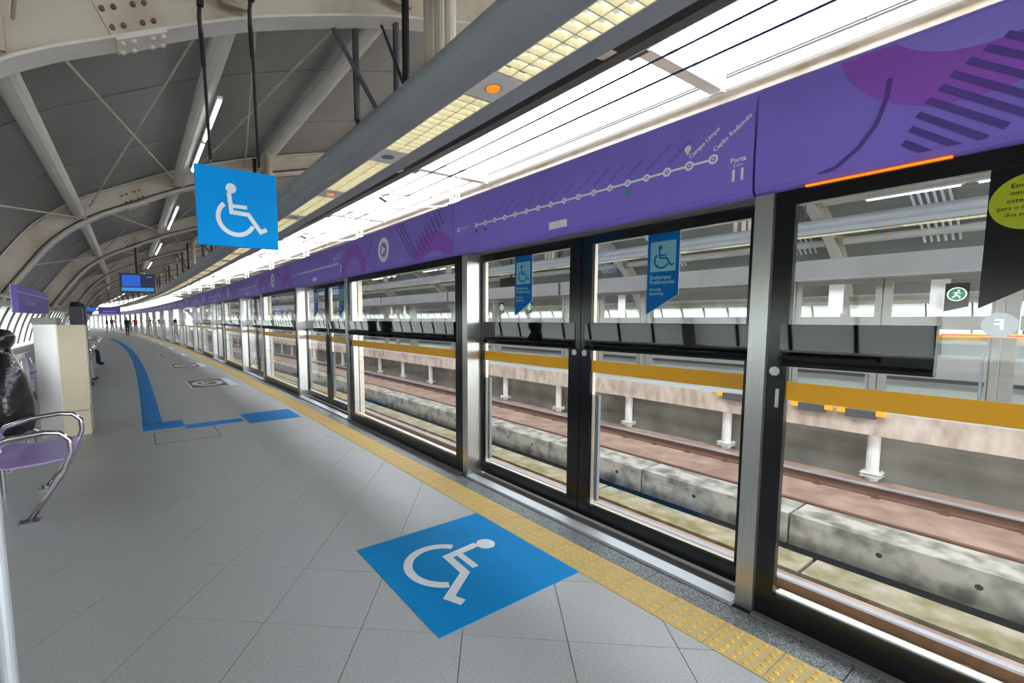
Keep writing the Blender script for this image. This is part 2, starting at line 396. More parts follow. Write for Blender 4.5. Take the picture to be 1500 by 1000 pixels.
# ------------------------------------------------------------------ platform screen doors
PER = 5.4; YC = 3.7; XF = 2.53
def bmb(): return MB(XF, YC, 0)
ff = lambda d: (lambda u, v: (XF+d, u, v))      # flat print on the platform side: u = s, v = z
def fr(u0, off): return lambda u, v: (XF+off, u0-u, v)   # lettering runs towards -s
def frame_rect(t, y0, y1, z0, z1, gy0, gy1, gz, x0, x1, m):
    # frame y0..y1,z0..z1 with openings gz=[(za,zb),..] between gy0..gy1
    t.box(x0, x1, y0, gy0, z0, z1, m); t.box(x0, x1, gy1, y1, z0, z1, m)
    zs = [z0] + [q for p in gz for q in p] + [z1]
    for a, b_ in zip(zs[0::2], zs[1::2]):
        if b_ > a: t.box(x0, x1, gy0, gy1, a, b_, m)
OPEN = [(0.13, 1.28), (1.48, 2.035)]
def make_leaf(y0, y1, g0, g1, banner, detail=True, opp=False):
    m_black, m_alu, m_blackg = (m_oppf, m_oppf, m_oppb) if opp else (MATS['black_frame'], MATS['warm_lit_aluminium'], MATS['black_gloss'])
    r = obj('sliding_screen_door', None)
    t = bmb(); frame_rect(t, y0, y1, 0.03, 2.10, g0, g1, OPEN, XF+0.16, XF+0.19, m_black); t.build('door_frame', r)
    t = bmb(); frame_rect(t, y0+.005, y1-.005, 0.03, 2.10, g0, g1, OPEN, XF+0.1905, XF+0.222, m_alu); t.build('back_frame', r)
    for za, zb in OPEN:
        t = bmb(); t.box(XF+0.178, XF+0.184, g0-0.004, g1+0.004, za-0.004, zb+0.004, m_glass); t.build('glass_pane', r)
    t = bmb(); t.box(XF+0.1765, XF+0.178, g0, g1, 1.12, 1.208, m_yellow); t.build('yellow_stripe', r)
    if detail:
        t = bmb(); t.box(XF+0.155, XF+0.16, g0-0.06, g1+0.05, 1.285, 1.475, m_blackg); bb = t.build('push_panel', r)
        t = bmb(); t.tube([(XF+0.135, g0-0.02, 1.325), (XF+0.135, g1-0.05, 1.325)], 0.011, m_blackg, 8)
        t.tube([(XF+0.135, g1-0.05, 1.325), (XF+0.135, g1-0.03, 1.31), (XF+0.16, g1-0.03, 1.29)], 0.011, m_blackg, 8); t.build('push_bar', bb)
        t = bmb(); t.box(XF+0.20, XF+0.225, g1-0.05, g1-0.02, 0.16, 0.95, m_oppb); t.build('pull_handle', r)
    if banner:
        col, pale = (m_banner, m_bannerp) if banner == 'blue' else (m_black, m_lime)
        b0, b1 = banner_y = (g0+0.39, g0+0.595) if y0 < 1.5 else (g0+0.415, g0+0.62)
        sh = [(b0, 2.035), (b1, 2.035), (b1, 1.535), (b0, 1.655)]
        t = bmb(); t.prism(sh, lambda p, d: (XF+d, p[0], p[1]), 0.1755, 0.1775, col); bn = t.build('door_banner', r)
        t = bmb(); t.prism(sh, lambda p, d: (XF+d, p[0], p[1]), 0.1842, 0.186, m_white); t.build('banner_back', bn)
        if banner == 'blue':
            t = bmb(); t.box(XF+0.1745, XF+0.1755, b0+0.02, b1-0.02, 1.80, 1.985, m_bannerp); bp = t.build('symbol_field', bn)
            t = bmb(); wheelchair(t, lambda u, v: (XF+0.1738, (b0+b1)/2-u, 1.895+v), 0.21, m_banner); t.build('wheelchair_symbol', bn)
            t = bmb()
            for body, z, sz in (('Embarque', 1.765, 0.034), ('Preferencial', 1.735, 0.034), ('Priority', 1.69, 0.026), ('Boarding', 1.665, 0.026)):
                put_text(t, body, sz, lambda u, v, z=z: (XF+0.1738, b1-0.02-u, z+v), m_bannerp, bold=True)
            t.build('banner_lettering', bn)
        else:
            t = bmb(); t.box(XF+0.1745, XF+0.1755, b0+0.01, b1-0.01, 1.82, 2.02, m_lime); t.build('symbol_field', bn)
    return r
def make_lock(parent, y, z, x=0.155):
    t = bmb(); t.disc((y, z), 0.022, lambda u, v: (XF+x-0.004, u, v), m_steel, 16, 0.012); t.disc((y, z), 0.011, lambda u, v: (XF+x-0.008, u, v), m_steel, 12)
    t.prism([(y+0.022*math.cos(a*pi/8), z+0.022*math.sin(a*pi/8)) for a in range(16)], lambda p, d: (XF+d, p[0], p[1]), x-0.0035, x, m_steel)
    t.build('lock', parent)
def make_post(y0, y1, kind, opp=False):
    m_alu = m_oppf if opp else MATS['warm_lit_aluminium']
    r = obj('screen_post', None)
    t = bmb(); t.box(XF, XF+0.16, y0, y1, 0.0, 2.103, m_steel); t.build('post_front', r)
    t = bmb()
    if kind == 'A' and opp: t.box(XF+0.165, XF+0.24, y0+.012, y1, 0.0, 2.1, m_alu)
    elif kind == 'A': t.box(XF+0.065, XF+0.165, y0+.012, y1, 0.0, 2.1, m_alu); t.box(XF+0.18, XF+0.25, y0+.012, y1, 0.0, 2.1, m_alu); t.box(XF+.165, XF+.18, y0+.03, y1, 0, 2.1, m_darkst)
    else: t.box(XF+0.165, XF+0.22, y0, y1-.012, 0.0, 2.1, m_alu)
    t.build('post_back', r)
    return r
def make_fixed(y0, y1, g0, g1, band0, sticker=False, opp=False):
    m_black, m_alu, m_blackg = (m_oppf, m_oppf, m_oppb) if opp else (MATS['black_frame'], MATS['warm_lit_aluminium'], MATS['black_gloss'])
    r = obj('fixed_screen_panel', None)
    t = bmb(); frame_rect(t, y0, y1, 0.0, 2.103, g0, g1, [(0.13, 2.035)], XF+0.012, XF+0.05, m_black); t.build('panel_frame', r)
    t = bmb(); t.box(XF+0.051, XF+0.09, y0, g0, 0.0, 2.1, m_alu); t.box(XF+0.051, XF+0.09, g0, y1, 0.0, 0.13, m_alu); t.box(XF+0.051, XF+0.09, g0, y1, 2.04, 2.1, m_alu); t.build('back_frame', r)
    for za, zb in OPEN if band0 <= g0+0.3 else [(0.13, 2.035)]:
        t = bmb(); t.box(XF+0.028, XF+0.034, g0-0.004, g1+0.004, za-0.004, zb+0.004, m_glass); t.build('glass_pane', r)
    t = bmb(); t.box(XF+0.0255, XF+0.0275, g0, g1, 1.12, 1.208, m_yellow); t.build('yellow_stripe', r)
    t = bmb(); t.box(XF+0.008, XF+0.045, band0, g1+0.03, 1.282, 1.482, m_blackg); bb = t.build('push_panel', r)
    t = bmb(); t.tube([(XF-0.012, band0+0.16, 1.335), (XF-0.012, g1-0.0, 1.335)], 0.012, m_blackg, 8)
    t.tube([(XF-0.012, g1, 1.335), (XF-0.012, g1+.02, 1.32), (XF+0.012, g1+0.02, 1.30)], 0.012, m_blackg, 8); t.box(XF-0.004, XF+0.008, band0, band0+0.15, 1.286, 1.48, m_blackg); t.build('push_bar', bb)
    t = bmb(); t.box(XF+0.05, XF+0.10, g0, g1, 0.118, 0.138, m_wmetal); t.build('sill_trim', r)
    if sticker:
        b0, b1 = 0.10+PER, 0.306+PER
        sh = [(b0, 2.035), (b1, 2.035), (b1, 1.545), (b0, 1.68)]
        t = bmb(); t.prism(sh, lambda p, d: (XF+d, p[0], p[1]), 0.0245, 0.0265, m_black); bn = t.build('emergency_banner', r)
        t = bmb(); t.prism([(0.205+PER+0.099*math.cos(k*pi/20), 1.912+0.096*math.sin(k*pi/20)) for k in range(40)], lambda p, d: (XF+d, p[0], p[1]), 0.0235, 0.0245, m_lime); t.build('lime_disc', bn, label='lime green disc with black emergency lettering')
        t = bmb()
        for body, z in (('Em caso de', 1.968), ('emergência', 1.944), ('este ponto é', 1.918), ('para o desembarque', 1.894), ('dos passageiros', 1.87)):
            put_text(t, body, 0.0225 if len(body) < 14 else 0.019, lambda u, v, z=z: (XF+0.0228, 0.205+PER-u, z+v), m_black, 'CENTER')
        t.build('disc_lettering', bn)
    return r
# fascia panels
def fascia_profile(): return [(0.0, 2.118), (-0.012, 2.14), (-0.016, 2.3), (-0.012, 2.5), (0.0, 2.598), (0.02, 2.61), (0.06, 2.612), (0.06, 2.108), (0.02, 2.107)]
def make_fascia(y0, y1, opp=False):
    r = obj('fascia_panel', None)
    t = bmb(); t.prism([(XF+a, b_) for a, b_ in fascia_profile()], lambda p, d: (p[0], d, p[1]), y0+0.004, y1-0.004, m_purple); t.build('purple_cover', r) if not opp else None
    if opp: t = bmb(); t.box(XF, XF+0.06, y0+.004, y1-.004, 2.107, 2.45, m_purple); t.build('purple_cover', r)
    t = bmb(); t.box(XF+0.0605, XF+0.42, y0+.003, y1-.003, 2.107, 2.46, m_hdr); t.build('header_box', r)
    return r
def fx(z):   # cover surface x at height z, a hair in front
    P = fascia_profile()[:5]
    for (a, za), (b_, zb) in zip(P, P[1:]):
        if za <= z <= zb: return XF + a+(b_-a)*(z-za)/(zb-za) - 0.0015
    return XF - 0.0015 + (0.0 if z < 2.2 else 0.0)
def prt(lift=0.0): return lambda u, v: (fx(v)-lift, u, v)
ZL = 2.333
STATIONS = ['Chácara Klabin', 'Santa Cruz', 'Hospital São Paulo', 'AACD-Servidor', 'Moema', 'Eucaliptos', 'Campo Belo', 'Brooklin', 'Borba Gato', 'Alto da Boa Vista', 'Adolfo Pinheiro', 'Largo Treze', 'Santo Amaro', 'Giovanni Gronchi', 'Vila das Belezas', 'Campo Limpo', 'Capão Redondo']
def map_meshes():
    ys = [3.258-(3.258-1.25)*k/16 for k in range(17)]
    t = bmb(); t.poly([prt()(ys[0], ZL-0.006), prt()(ys[0], ZL+0.006), prt()(ys[-1], ZL+0.006), prt()(ys[-1], ZL-0.006)], m_lgrey)
    for k, y in enumerate(ys):
        r = 0.021 if k < 14 else 0.025
        t.disc((y, ZL), r, prt(0.0008), m_lgrey, 18, r*0.5); t.disc((y, ZL), r*0.52, prt(0.0008), m_purple, 14)
        t.poly([prt(0.0012)(y+0.004, ZL+0.008), prt(0.0012)(y+0.004, ZL-0.008), prt(0.0012)(y-0.008, ZL)], m_lgrey)
    t.disc((3.527, ZL), 0.022, prt(0.0008), m_lgrey, 16, 0.011)
    put_text(t, 'Linha 5 - Lilás', 0.022, lambda u, v: (fx(ZL)-.001, 3.49-u, ZL+0.008+v), m_lgrey); put_text(t, 'Line 5 - Lilac', 0.013, lambda u, v: (fx(ZL)-.001, 3.49-u, ZL-0.016+v), m_lgrey)
    t.disc((ys[15]+0.012, ZL+0.092), 0.019, prt(), m_lgrey, 14); t.poly([prt()(ys[15]+0.026, ZL+0.0805), prt()(ys[15]-0.002, ZL+0.0805), prt()(ys[15]+0.01, ZL+0.056)], m_lgrey)
    line = t.mesh('route_line')
    t = bmb()
    for k, y in enumerate(ys):
        big = k >= 15
        put_text(t, STATIONS[k], 0.032 if big else 0.024, lambda u, v, y=y: (fx(ZL+0.03+v)-.001, y-u, ZL+0.03+v), m_lgrey if big else m_dpurple, rot=math.radians(36), at2=(0.0, 0.012), bold=big)
    names = t.mesh('station_names')
    t = bmb(); y = ys[12]; t.poly([prt()(y+0.017, ZL-0.075), prt()(y+0.017, ZL-0.04), prt()(y-0.017, ZL-0.04), prt()(y-0.017, ZL-0.075)], m_teal)
    for k in (0, 1): y = ys[k]; t.poly([prt()(y+0.014, ZL-0.065), prt()(y+0.014, ZL-0.035), prt()(y-0.014, ZL-0.035), prt()(y-0.014, ZL-0.065)], m_dpurple)
    icons = t.mesh('interchange_icons')
    t = bmb(); t.box(XF-0.022, XF-0.012, 2.23, 2.39, 2.155, 2.205, m_lgrey); t.box(XF-0.0235, XF-0.022, 2.24, 2.38, 2.163, 2.197, m_lgrey); t.box(XF-0.0245, XF-0.0235, 2.30, 2.302, 2.165, 2.195, m_sillg); plate = t.mesh('access_plate')
    return line, names, icons, plate
MAPM = map_meshes()
def add_map(r, num, detail):
    obj('route_line', MAPM[0], r)
    if detail: obj('station_names', MAPM[1], r, kind='stuff'); obj('interchange_icons', MAPM[2], r)
    obj('access_plate', MAPM[3], r)
    t = bmb(); put_text(t, 'Porta', 0.033, lambda u, v: (fx(2.3)-.001, 1.129-u, 2.298+v), m_lgrey, 'CENTER', True)
    put_text(t, 'Door', 0.02, lambda u, v: (fx(2.27)-.001, 1.129-u, 2.272+v), m_lgrey, 'CENTER')
    if num: put_text(t, str(num), 0.08, lambda u, v: (fx(2.235)-.001, 1.129-u, 2.222+v), m_lgrey, 'CENTER', True); t.build('door_number', r)
ZB, ZT = 2.142, 2.585
def poly_print(t, pts, m, lift=0.0):
    p = [(a, min(max(z, ZB), ZT)) for a, z in pts]
    t.poly([prt(lift)(a, z) for a, z in p], m)
def clipz(pts):
    for f in (lambda q: q[1]-ZB, lambda q: ZT-q[1]): pts = clip(pts, f) if len(pts) > 2 else pts
    return pts
ZK = [2.118, 2.14, 2.3, 2.5, 2.598]
def put_sliced(t, p, m, lift):
    for za, zb in zip(ZK, ZK[1:]):
        q = clip(p, lambda w: w[1]-za)
        if len(q) > 2: q = clip(q, lambda w: zb-w[1])
        if len(q) > 2: t.poly([prt(lift)(a, min(max(z, za), zb)) for a, z in q], m)
def blob(t, c, r, m, lift, y0=-99, y1=99, asp=1.0, n=40):
    p = [(c[0]+r*math.cos(2*pi*k/n), c[1]+r*asp*math.sin(2*pi*k/n)) for k in range(n)]
    for f in (lambda q: q[0]-y0, lambda q: y1-q[0]): p = clip(p, f)
    p = clipz(p)
    if len(p) > 2: put_sliced(t, p, m, lift)
def strip_print(t, pts, w, m, lift):
    for a, b_ in zip(pts, pts[1:]):
        d = Vector((b_[0]-a[0], b_[1]-a[1])); n = Vector((-d.y, d.x)).normalized()*w/2
        q = clipz([(a[0]+n.x, a[1]+n.y), (a[0]-n.x, a[1]-n.y), (b_[0]-n.x, b_[1]-n.y), (b_[0]+n.x, b_[1]+n.y)])
        if len(q) > 2: put_sliced(t, q, m, lift)
def pblob(r, *a, **k):
    t = bmb(); blob(t, *a, **k); t.build('circle_print', r)
def pstrip(r, *a):
    t = bmb(); strip_print(t, *a); t.build('stripe_print', r)
def art_near(r):
    P = PER
    pblob(r, (0.36+P, 2.70), 0.405, m_magenta, 0.0, y0=-0.4+P); pblob(r, (0.33+P, 2.80), 0.33, m_lpurple, 0.0006, y0=-0.4+P)
    L = [(0.296, 2.479), (0.34, 2.457), (0.38, 2.43), (0.418, 2.401), (0.445, 2.365), (0.474, 2.329), (0.499, 2.286), (0.517, 2.241), (0.534, 2.194)]
    for k, (y, z) in enumerate(L):
        ln = 0.22 - 0.02*max(0, k-4); pstrip(r, [(y+P, z), (y-ln+P, z-0.16*ln/0.2)], 0.022, m_dpurple, 0.0012)
    pstrip(r, [(a+P, b_) for a, b_ in ((0.588, 2.456), (0.593, 2.385), (0.618, 2.292), (0.669, 2.215), (0.743, 2.155), (0.80, 2.142))], 0.016, m_dpurple, 0.0012)
def art_far(r):
    pblob(r, (6.05, 2.12), 0.42, m_magenta, 0.0, y1=6.45); pblob(r, (6.05, 2.12), 0.27, m_purple, 0.0006, y1=6.45, asp=0.9)
    pblob(r, (4.0, 2.08), 0.42, m_magenta, 0.0, y0=3.64, asp=0.75); pblob(r, (3.98, 2.06), 0.24, m_lpurple, 0.0006, y0=3.64, asp=0.6)
    for k in range(6): pstrip(r, [(6.50-0.055*k, 2.19+0.055*k), (6.44-0.055*k, 2.14+0.045*k)], 0.014, m_dpurple, 0.0012)
    for k in range(3): pstrip(r, [(4.79-0.07*k, 2.585), (4.41-0.07*k, 2.18)], 0.014, m_dpurple, 0.0012)
    for k in range(8): pstrip(r, [(4.33-0.06*k, 2.36+0.035*k), (4.17-0.055*k, 2.19+0.035*k)], 0.014, m_dpurple, 0.0012)
    pstrip(r, [(5.446, 2.58), (5.463, 2.477), (5.51, 2.38), (5.60, 2.31), (5.70, 2.274)], 0.014, m_dpurple, 0.0012)
    t = bmb(); blob(t, (5.105, 2.348), 0.148, m_lgrey, 0.0015); blob(t, (5.105, 2.348), 0.088, m_purple, 0.0024)
    t.poly([prt(0.003)(5.15, 2.405), prt(0.003)(5.15, 2.29), prt(0.003)(5.05, 2.348)], m_lgrey); t.build('line_logo', r)

proto = {}
proto['A'] = make_post(0.97, 1.05, 'A'); proto['B'] = make_post(3.42, 3.50, 'B')
proto['near_blue'] = make_leaf(1.058, 2.232, 1.13, 2.142, 'blue'); make_lock(proto['near_blue'], 2.19, 1.258)
proto['far_blue'] = make_leaf(2.238, 3.412, 2.345, 3.385, 'blue'); make_lock(proto['far_blue'], 2.285, 1.258)
proto['near_plain'] = make_leaf(1.058, 2.232, 1.13, 2.142, 'dark'); proto['far_plain'] = make_leaf(2.238, 3.412, 2.345, 3.385, 'dark')
proto['fixed'] = make_fixed(3.502, 6.368, 3.632, 6.288, 3.64); make_lock(proto['fixed'], 6.325, 1.25, 0.012)
proto['fixed_near'] = make_fixed(3.502, 6.368, 3.632, 6.288, 5.80, sticker=True); make_lock(proto['fixed_near'], 6.335, 1.255, 0.012)
t = bmb(); t.box(XF+0.006, XF+0.012, 6.31, 6.325, 1.08, 1.17, m_steel); t.build('latch_plate', proto['fixed_near'])
proto['o_near'] = make_leaf(1.058, 2.232, 1.13, 2.142, 'dark', opp=True); proto['o_far'] = make_leaf(2.238, 3.412, 2.345, 3.385, 'dark', opp=True)
proto['o_A'] = make_post(0.97, 1.05, 'A', True); proto['o_B'] = make_post(3.42, 3.50, 'B', True); proto['o_fixed'] = make_fixed(3.502, 6.368, 3.632, 6.288, 3.64, opp=True)
proto['o_fdoor'] = make_fascia(1.06, 3.625, True); proto['o_ffix'] = make_fascia(3.625, 6.46, True)
proto['fdoor'] = make_fascia(1.06, 3.625); add_map(proto['fdoor'], 11, True)
proto['ffix'] = make_fascia(3.625, 6.46); art_far(proto['ffix'])
proto['ffix_near'] = make_fascia(3.625, 6.46); art_near(proto['ffix_near'])
t = bmb(); t.box(XF-0.008, XF+0.01, 5.8, 6.25, 2.102, 2.11, m_orange); t.build('indicator_light', proto['ffix_near'])
used = set()
def inst(key, k, label, cat, group=None, flip=False):
    o = proto[key]
    if key in used: o = copy_tree(proto[key])
    used.add(key)
    s = YC + PER*k if not flip else 4.47 - YC + PER*k
    place(o, s, XF, flip); relabel(o, label, group); o['category'] = cat
    return o
NB = 23
def renumber(o, num):
    t = bmb(); put_text(t, 'Porta', 0.033, lambda u, v: (fx(2.3)-.001, 1.129-u, 2.298+v), m_lgrey, 'CENTER', True)
    put_text(t, 'Door', 0.02, lambda u, v: (fx(2.27)-.001, 1.129-u, 2.272+v), m_lgrey, 'CENTER')
    put_text(t, str(num), 0.08, lambda u, v: (fx(2.235)-.001, 1.129-u, 2.222+v), m_lgrey, 'CENTER', True)
    for c in o.children:
        if c.name.startswith('door_number'): c.data = t.mesh('door_number')
for k in range(-1, NB):
    near = k in (0, 1)
    if k >= 0:
        d = {0: ' beside the blue wheelchair floor square', 1: ' where the blue tactile branch ends'}.get(k)
        key = '_blue' if k < 2 else '_plain'
        if d:
            inst('near'+key, k, 'black framed sliding glass door leaf with blue banner, nearer leaf' + d, 'door')
            inst('far'+key, k, 'black framed sliding glass door leaf with blue banner, further leaf' + d, 'door')
            inst('B', k, 'brushed steel screen post at the far jamb of doors' + d, 'post'); inst('A', k, 'brushed steel screen post at the near jamb of doors' + d, 'post')
            renumber(inst('fdoor', k, 'purple fascia panel with white route map above the doors' + d, 'fascia panel'), 11+k)
        else:
            inst('near'+key, k, 'black framed sliding glass door leaf with dark banner further along the platform', 'door', 'further platform door leaves')
            inst('far'+key, k, 'black framed sliding glass door leaf with dark banner further along the platform', 'door', 'further platform door leaves')
            for q in 'AB': inst(q, k, 'brushed steel screen post further along the platform edge', 'post', 'further screen posts')
            renumber(inst('fdoor', k, 'purple fascia panel with small white route map further along the platform', 'fascia panel', 'further route map fascia panels'), 11+k)
    if k == -1:
        inst('fixed_near', k, 'black framed glass screen panel with a lime disc emergency sticker', 'glass panel')
        inst('ffix_near', k, 'purple fascia panel with magenta circle and dark stripes above lime disc', 'fascia panel')
    elif k == 0:
        inst('fixed', k, 'black framed fixed glass panel with push bar under the round white logo', 'glass panel')
        inst('ffix', k, 'purple fascia panel with large round white arrow logo and stripes', 'fascia panel')
    else:
        inst('fixed', k, 'black framed fixed glass panel with push bar further along the platform', 'glass panel', 'further fixed glass panels')
        inst('ffix', k, 'purple fascia panel with small round white logo further along the platform', 'fascia panel', 'further logo fascia panels')
# door sills
t = MB(); t.box(-0.03, 0.065, -1.18, 1.18, 0.0, 0.022, m_sill); t.box(0.066, 0.155, -1.18, 1.18, 0.0, 0.012, m_sillg); sm = t.mesh('sill_plate')
t = MB(); t.box(-0.026, 0.012, -1.43, 1.43, 0.0, 0.012, m_sillg); sm2 = t.mesh('sill_plate')
sills = obj('door_sill', None, None, 'pale metal threshold strip at the foot of the glass screen', 'threshold', loc=W(0, XF, 0))
for k in range(-1, NB):
    for me, s in ((sm, 2.235+PER*k), (sm2, 4.935+PER*k)):
        if k < 0 and me is sm: continue
        o = obj('sill_plate', me, sills); rel(o, s, XF, (0, XF))

# ------------------------------------------------------------------ opposite screen, seen from behind
for k in range(-1, 15):
    g = 'opposite platform screen doors'
    inst('o_near', k, 'silver backed glass door leaf across the tracks', 'door', 'opposite door leaves', True)
    inst('o_far', k, 'silver backed glass door leaf across the tracks', 'door', 'opposite door leaves', True)
    for q in 'AB': inst('o_'+q, k, 'pale steel screen post across the tracks', 'post', 'opposite screen posts', True)
    inst('o_fixed', k, 'fixed glass screen panel across the tracks', 'glass panel', 'opposite fixed panels', True)
    inst('o_fdoor', k, 'silver backed door header across the tracks', 'fascia panel', 'opposite door headers', True)
    inst('o_ffix', k, 'silver backed panel header across the tracks', 'fascia panel', 'opposite panel headers', True)
for i, (s, z) in enumerate(((1.40, 1.80), (10.02, 1.82), (11.25, 1.82))):
    e = at('exit_sticker', s, 2.7, 0, 'round green and white running figure exit sticker on opposite glass', 'sticker', 'exit stickers', flip=True)
    t = MB(); g = lambda u, v: (0.19, u, z+v)
    t.prism([(-0.12, -0.25), (0.12, -0.18), (0.12, 0.16), (-0.12, 0.16)], lambda p, d: (0.188+d, p[0], z+p[1]), -0.001, 0.0, m_black); t.build('sticker_field', e)
    t = MB(); t.disc((0, 0), 0.1, lambda u, v: (0.190, u, z+v), m_white, 24); t.disc((0, 0), 0.085, lambda u, v: (0.191, u, z+v), m_green, 24)
    h = lambda u, v: (0.192, u, z+v)
    t.disc((0.015, 0.05), 0.014, h, m_white, 10)
    for p, q, w in (((0.0, 0.03), (-0.01, -0.015), 0.026), ((-0.01, -0.015), (0.03, -0.03), 0.016), ((0.03, -0.03), (0.028, -0.062), 0.014), ((-0.01, -0.015), (-0.045, -0.05), 0.016), ((0.0, 0.028), (0.04, 0.01), 0.012), ((0.0, 0.028), (-0.04, 0.02), 0.012)):
        d = Vector((q[0]-p[0], q[1]-p[1])); n = Vector((-d.y, d.x)).normalized()*w/2
        t.poly([h(p[0]+n.x, p[1]+n.y), h(p[0]-n.x, p[1]-n.y), h(q[0]-n.x, q[1]-n.y), h(q[0]+n.x, q[1]+n.y)], m_white)
    t.build('running_figure', e)
fs = at('letter_disc', 0.98, 2.66, 0, 'grey disc with letter F on a yellow and red striped strip on opposite glass', 'sticker', flip=True)  # lettered disc and striped strip set on the opposite glass
t = MB(); t.prism([(-0.55, 1.185), (0.6, 1.185), (0.6, 1.235), (-0.55, 1.235)], lambda p, d: (0.236+d, p[0], p[1]), 0, 0.002, m_ypaint); t.box(0.2385, 0.2395, -0.55, 0.6, 1.2, 1.218, m_redpaint); t.build('striped_strip', fs)
t = MB(); t.prism([(0.17*math.cos(k*pi/16), 1.36+0.17*math.sin(k*pi/16)) for k in range(32)], lambda p, d: (0.236+d, p[0], p[1]), 0.003, 0.005, m_trough); t.build('grey_disc', fs)
t = MB(); put_text(t, 'F', 0.2, lambda u, v: (0.2425, -u, 1.36+v), m_lgrey, 'CENTER', True); t.build('letter', fs)

# ------------------------------------------------------------------ tracks
def long(name, prof, m, s0=SMIN, s1=SMAX, mirror=False, **kw):
    t = MB(); t.sweep(prof, s0, s1, m, mirror=mirror); return t.build(name, **kw)
R4 = lambda n0, n1, z0, z1: [(n0, z0), (n1, z0), (n1, z1), (n0, z1)]
long('trackbed_floor', R4(2.6, 10.2, -1.6, -1.42), m_dark, kind='structure')
long('trackbed_slab', R4(2.9, 5.60, -1.419, -1.22), m_rust, label='rusty brown concrete track slab under the near track', cat='track slab')
long('trackbed_slab', R4(7.02, 9.98, -1.419, -1.22), m_rust, label='rusty brown concrete track slab under the far track', cat='track slab')
def rail(n, lab):
    r = obj('rail', None, None, lab, 'rail', loc=W(0, n, -1.22))
    o0 = W(0, n, -1.22)
    prof = [(-.07, 0.0), (.07, 0.0), (.07, .018), (.012, .035), (.012, .115), (.036, .125), (.036, .15), (-.036, .15), (-.036, .125), (-.012, .115), (-.012, .035), (-.07, .018)]
    t = MB(*o0); t.sweep([(n+a, -1.22+b_) for a, b_ in prof], SMIN, SMAX, m_rail); t.build('rail_body', r)
    t = MB(*o0); t.sweep([(n-.0375, -1.082), (n+.0375, -1.082), (n+.034, -1.062), (n-.034, -1.062)], SMIN, SMAX, m_rail if n == 7.55 else m_railtop); t.build('rail_head', r)
    c = MB(); c.box(-.14, .14, -.05, .05, 0.0, .03, m_rail); c.box(-.11, -.06, -.03, .03, .03, .055, m_rail); c.box(.06, .11, -.03, .03, .03, .055, m_rail); cm = c.mesh('rail_clip')
    for k in range(42):
        s = -3+0.7*k; o = obj('rail_clip', cm, r); a = W(s, n); o.location = (a[0]-o0[0], a[1]-o0[1], 0); o.rotation_euler = (0, 0, ang(s))
for n, lab in ((3.65, 'running rail of the near track closest to the glass screen'), (5.18, 'running rail of the near track beside the mossy concrete kerb'), (7.55, 'brown running rail of the far track beside the concrete beam'), (9.08, 'polished running rail of the far track below the opposite platform')): rail(n, lab)
kb = obj('track_kerb', None, None, 'low mossy concrete kerb between the near track and dark channel', 'kerb', loc=W(0, 5.85, 0))
c = MB(); c.box(-.23, .23, -1.33, 1.33, -1.419, -1.185, m_moss); cm = c.mesh('kerb_block')
for k in range(-3, 48): o = obj('kerb_block', cm, kb); rel(o, 2.68*k+0.4, 5.85, (0, 5.85))
cb = obj('centre_beam', None, None, 'stained concrete beam with round holes between the two tracks', 'concrete beam', loc=W(0, 6.55, 0))
c = MB(); c.box(-.25, .25, -.955, .955, -1.21, -.84, m_conc); c.box(-.2, .2, -.9, .9, -1.419, -1.21, m_dark)
bmb_ = c
for y in (-0.53, 0.16): 
    c.prism([(y+.028*math.cos(a*pi/6), -1.0+.028*math.sin(a*pi/6)) for a in range(12)], lambda p, d: (d, p[0], p[1]), -.2515, -.249, m_blackst)
cm = c.mesh('beam_block')
for k in range(-4, 66): o = obj('beam_block', cm, cb); rel(o, 2.077+0.96+1.92*k, 6.55, (0, 6.55))
# opposite platform: edge beam, wall, stub columns, bumpers
long('opposite_wall', R4(10.1, 10.3, -1.42, -0.45), m_wallc, kind='structure')
t = MB(); t.sweep(R4(9.7, 14.25, -0.43, -0.05), SMIN, SMAX, m_pinkc); t.build('opposite_platform', kind='structure')
t = MB(); t.sweep(R4(10.22, 14.2, -0.049, 0.0), SMIN, SMAX, m_tile); t.build('opposite_floor', kind='structure')
long('opposite_edge_trim', R4(9.72, 10.2, -0.049, 0.03), m_sill, label='pale metal edge strip along the opposite platform', cat='edge strip')
c = MB(); c.tube([(0, 0, -1.42), (0, 0, -.43)], .085, m_wmetal, 12); c.box(-.13, .13, -.13, .13, -1.1, -1.085, m_wmetal); c.box(-.13, .13, -.13, .13, -1.15, -1.135, m_wmetal); c.box(-.1, .1, -.1, .1, -1.42, -1.3, m_darkst)
for x in (-.1, .1):
    for y in (-.1, .1): c.tube([(x, y, -1.17), (x, y, -1.06)], .012, m_wmetal, 6)
scm = c.mesh('stub_column')
for k in range(-2, 26):
    s = 2.17+2.24*k; o = obj('stub_column', scm, None, 'white steel stub column under the opposite platform edge', 'column', 'stub columns under the opposite platform', loc=W(s, 9.93), rz=ang(s))
for i, s in enumerate((4.2, 2.3, 2.95)):
    bo = at('edge_bumper', s, 9.66, 0, 'yellow and dark grey rubber bumper on the opposite platform edge', 'bumper', 'bumpers on the opposite platform edge')
    t = MB(); t.box(-0.03, 0.04, -.19, .19, -.16, -.03, m_darkst); t.build('rubber_pad', bo)
    t = MB(); t.box(-0.04, 0.03, .19, .3, -.1, -.02, m_ypaint); t.box(-0.04, 0.03, -.3, -.19, -.1, -.02, m_ypaint); t.build('yellow_bracket', bo)

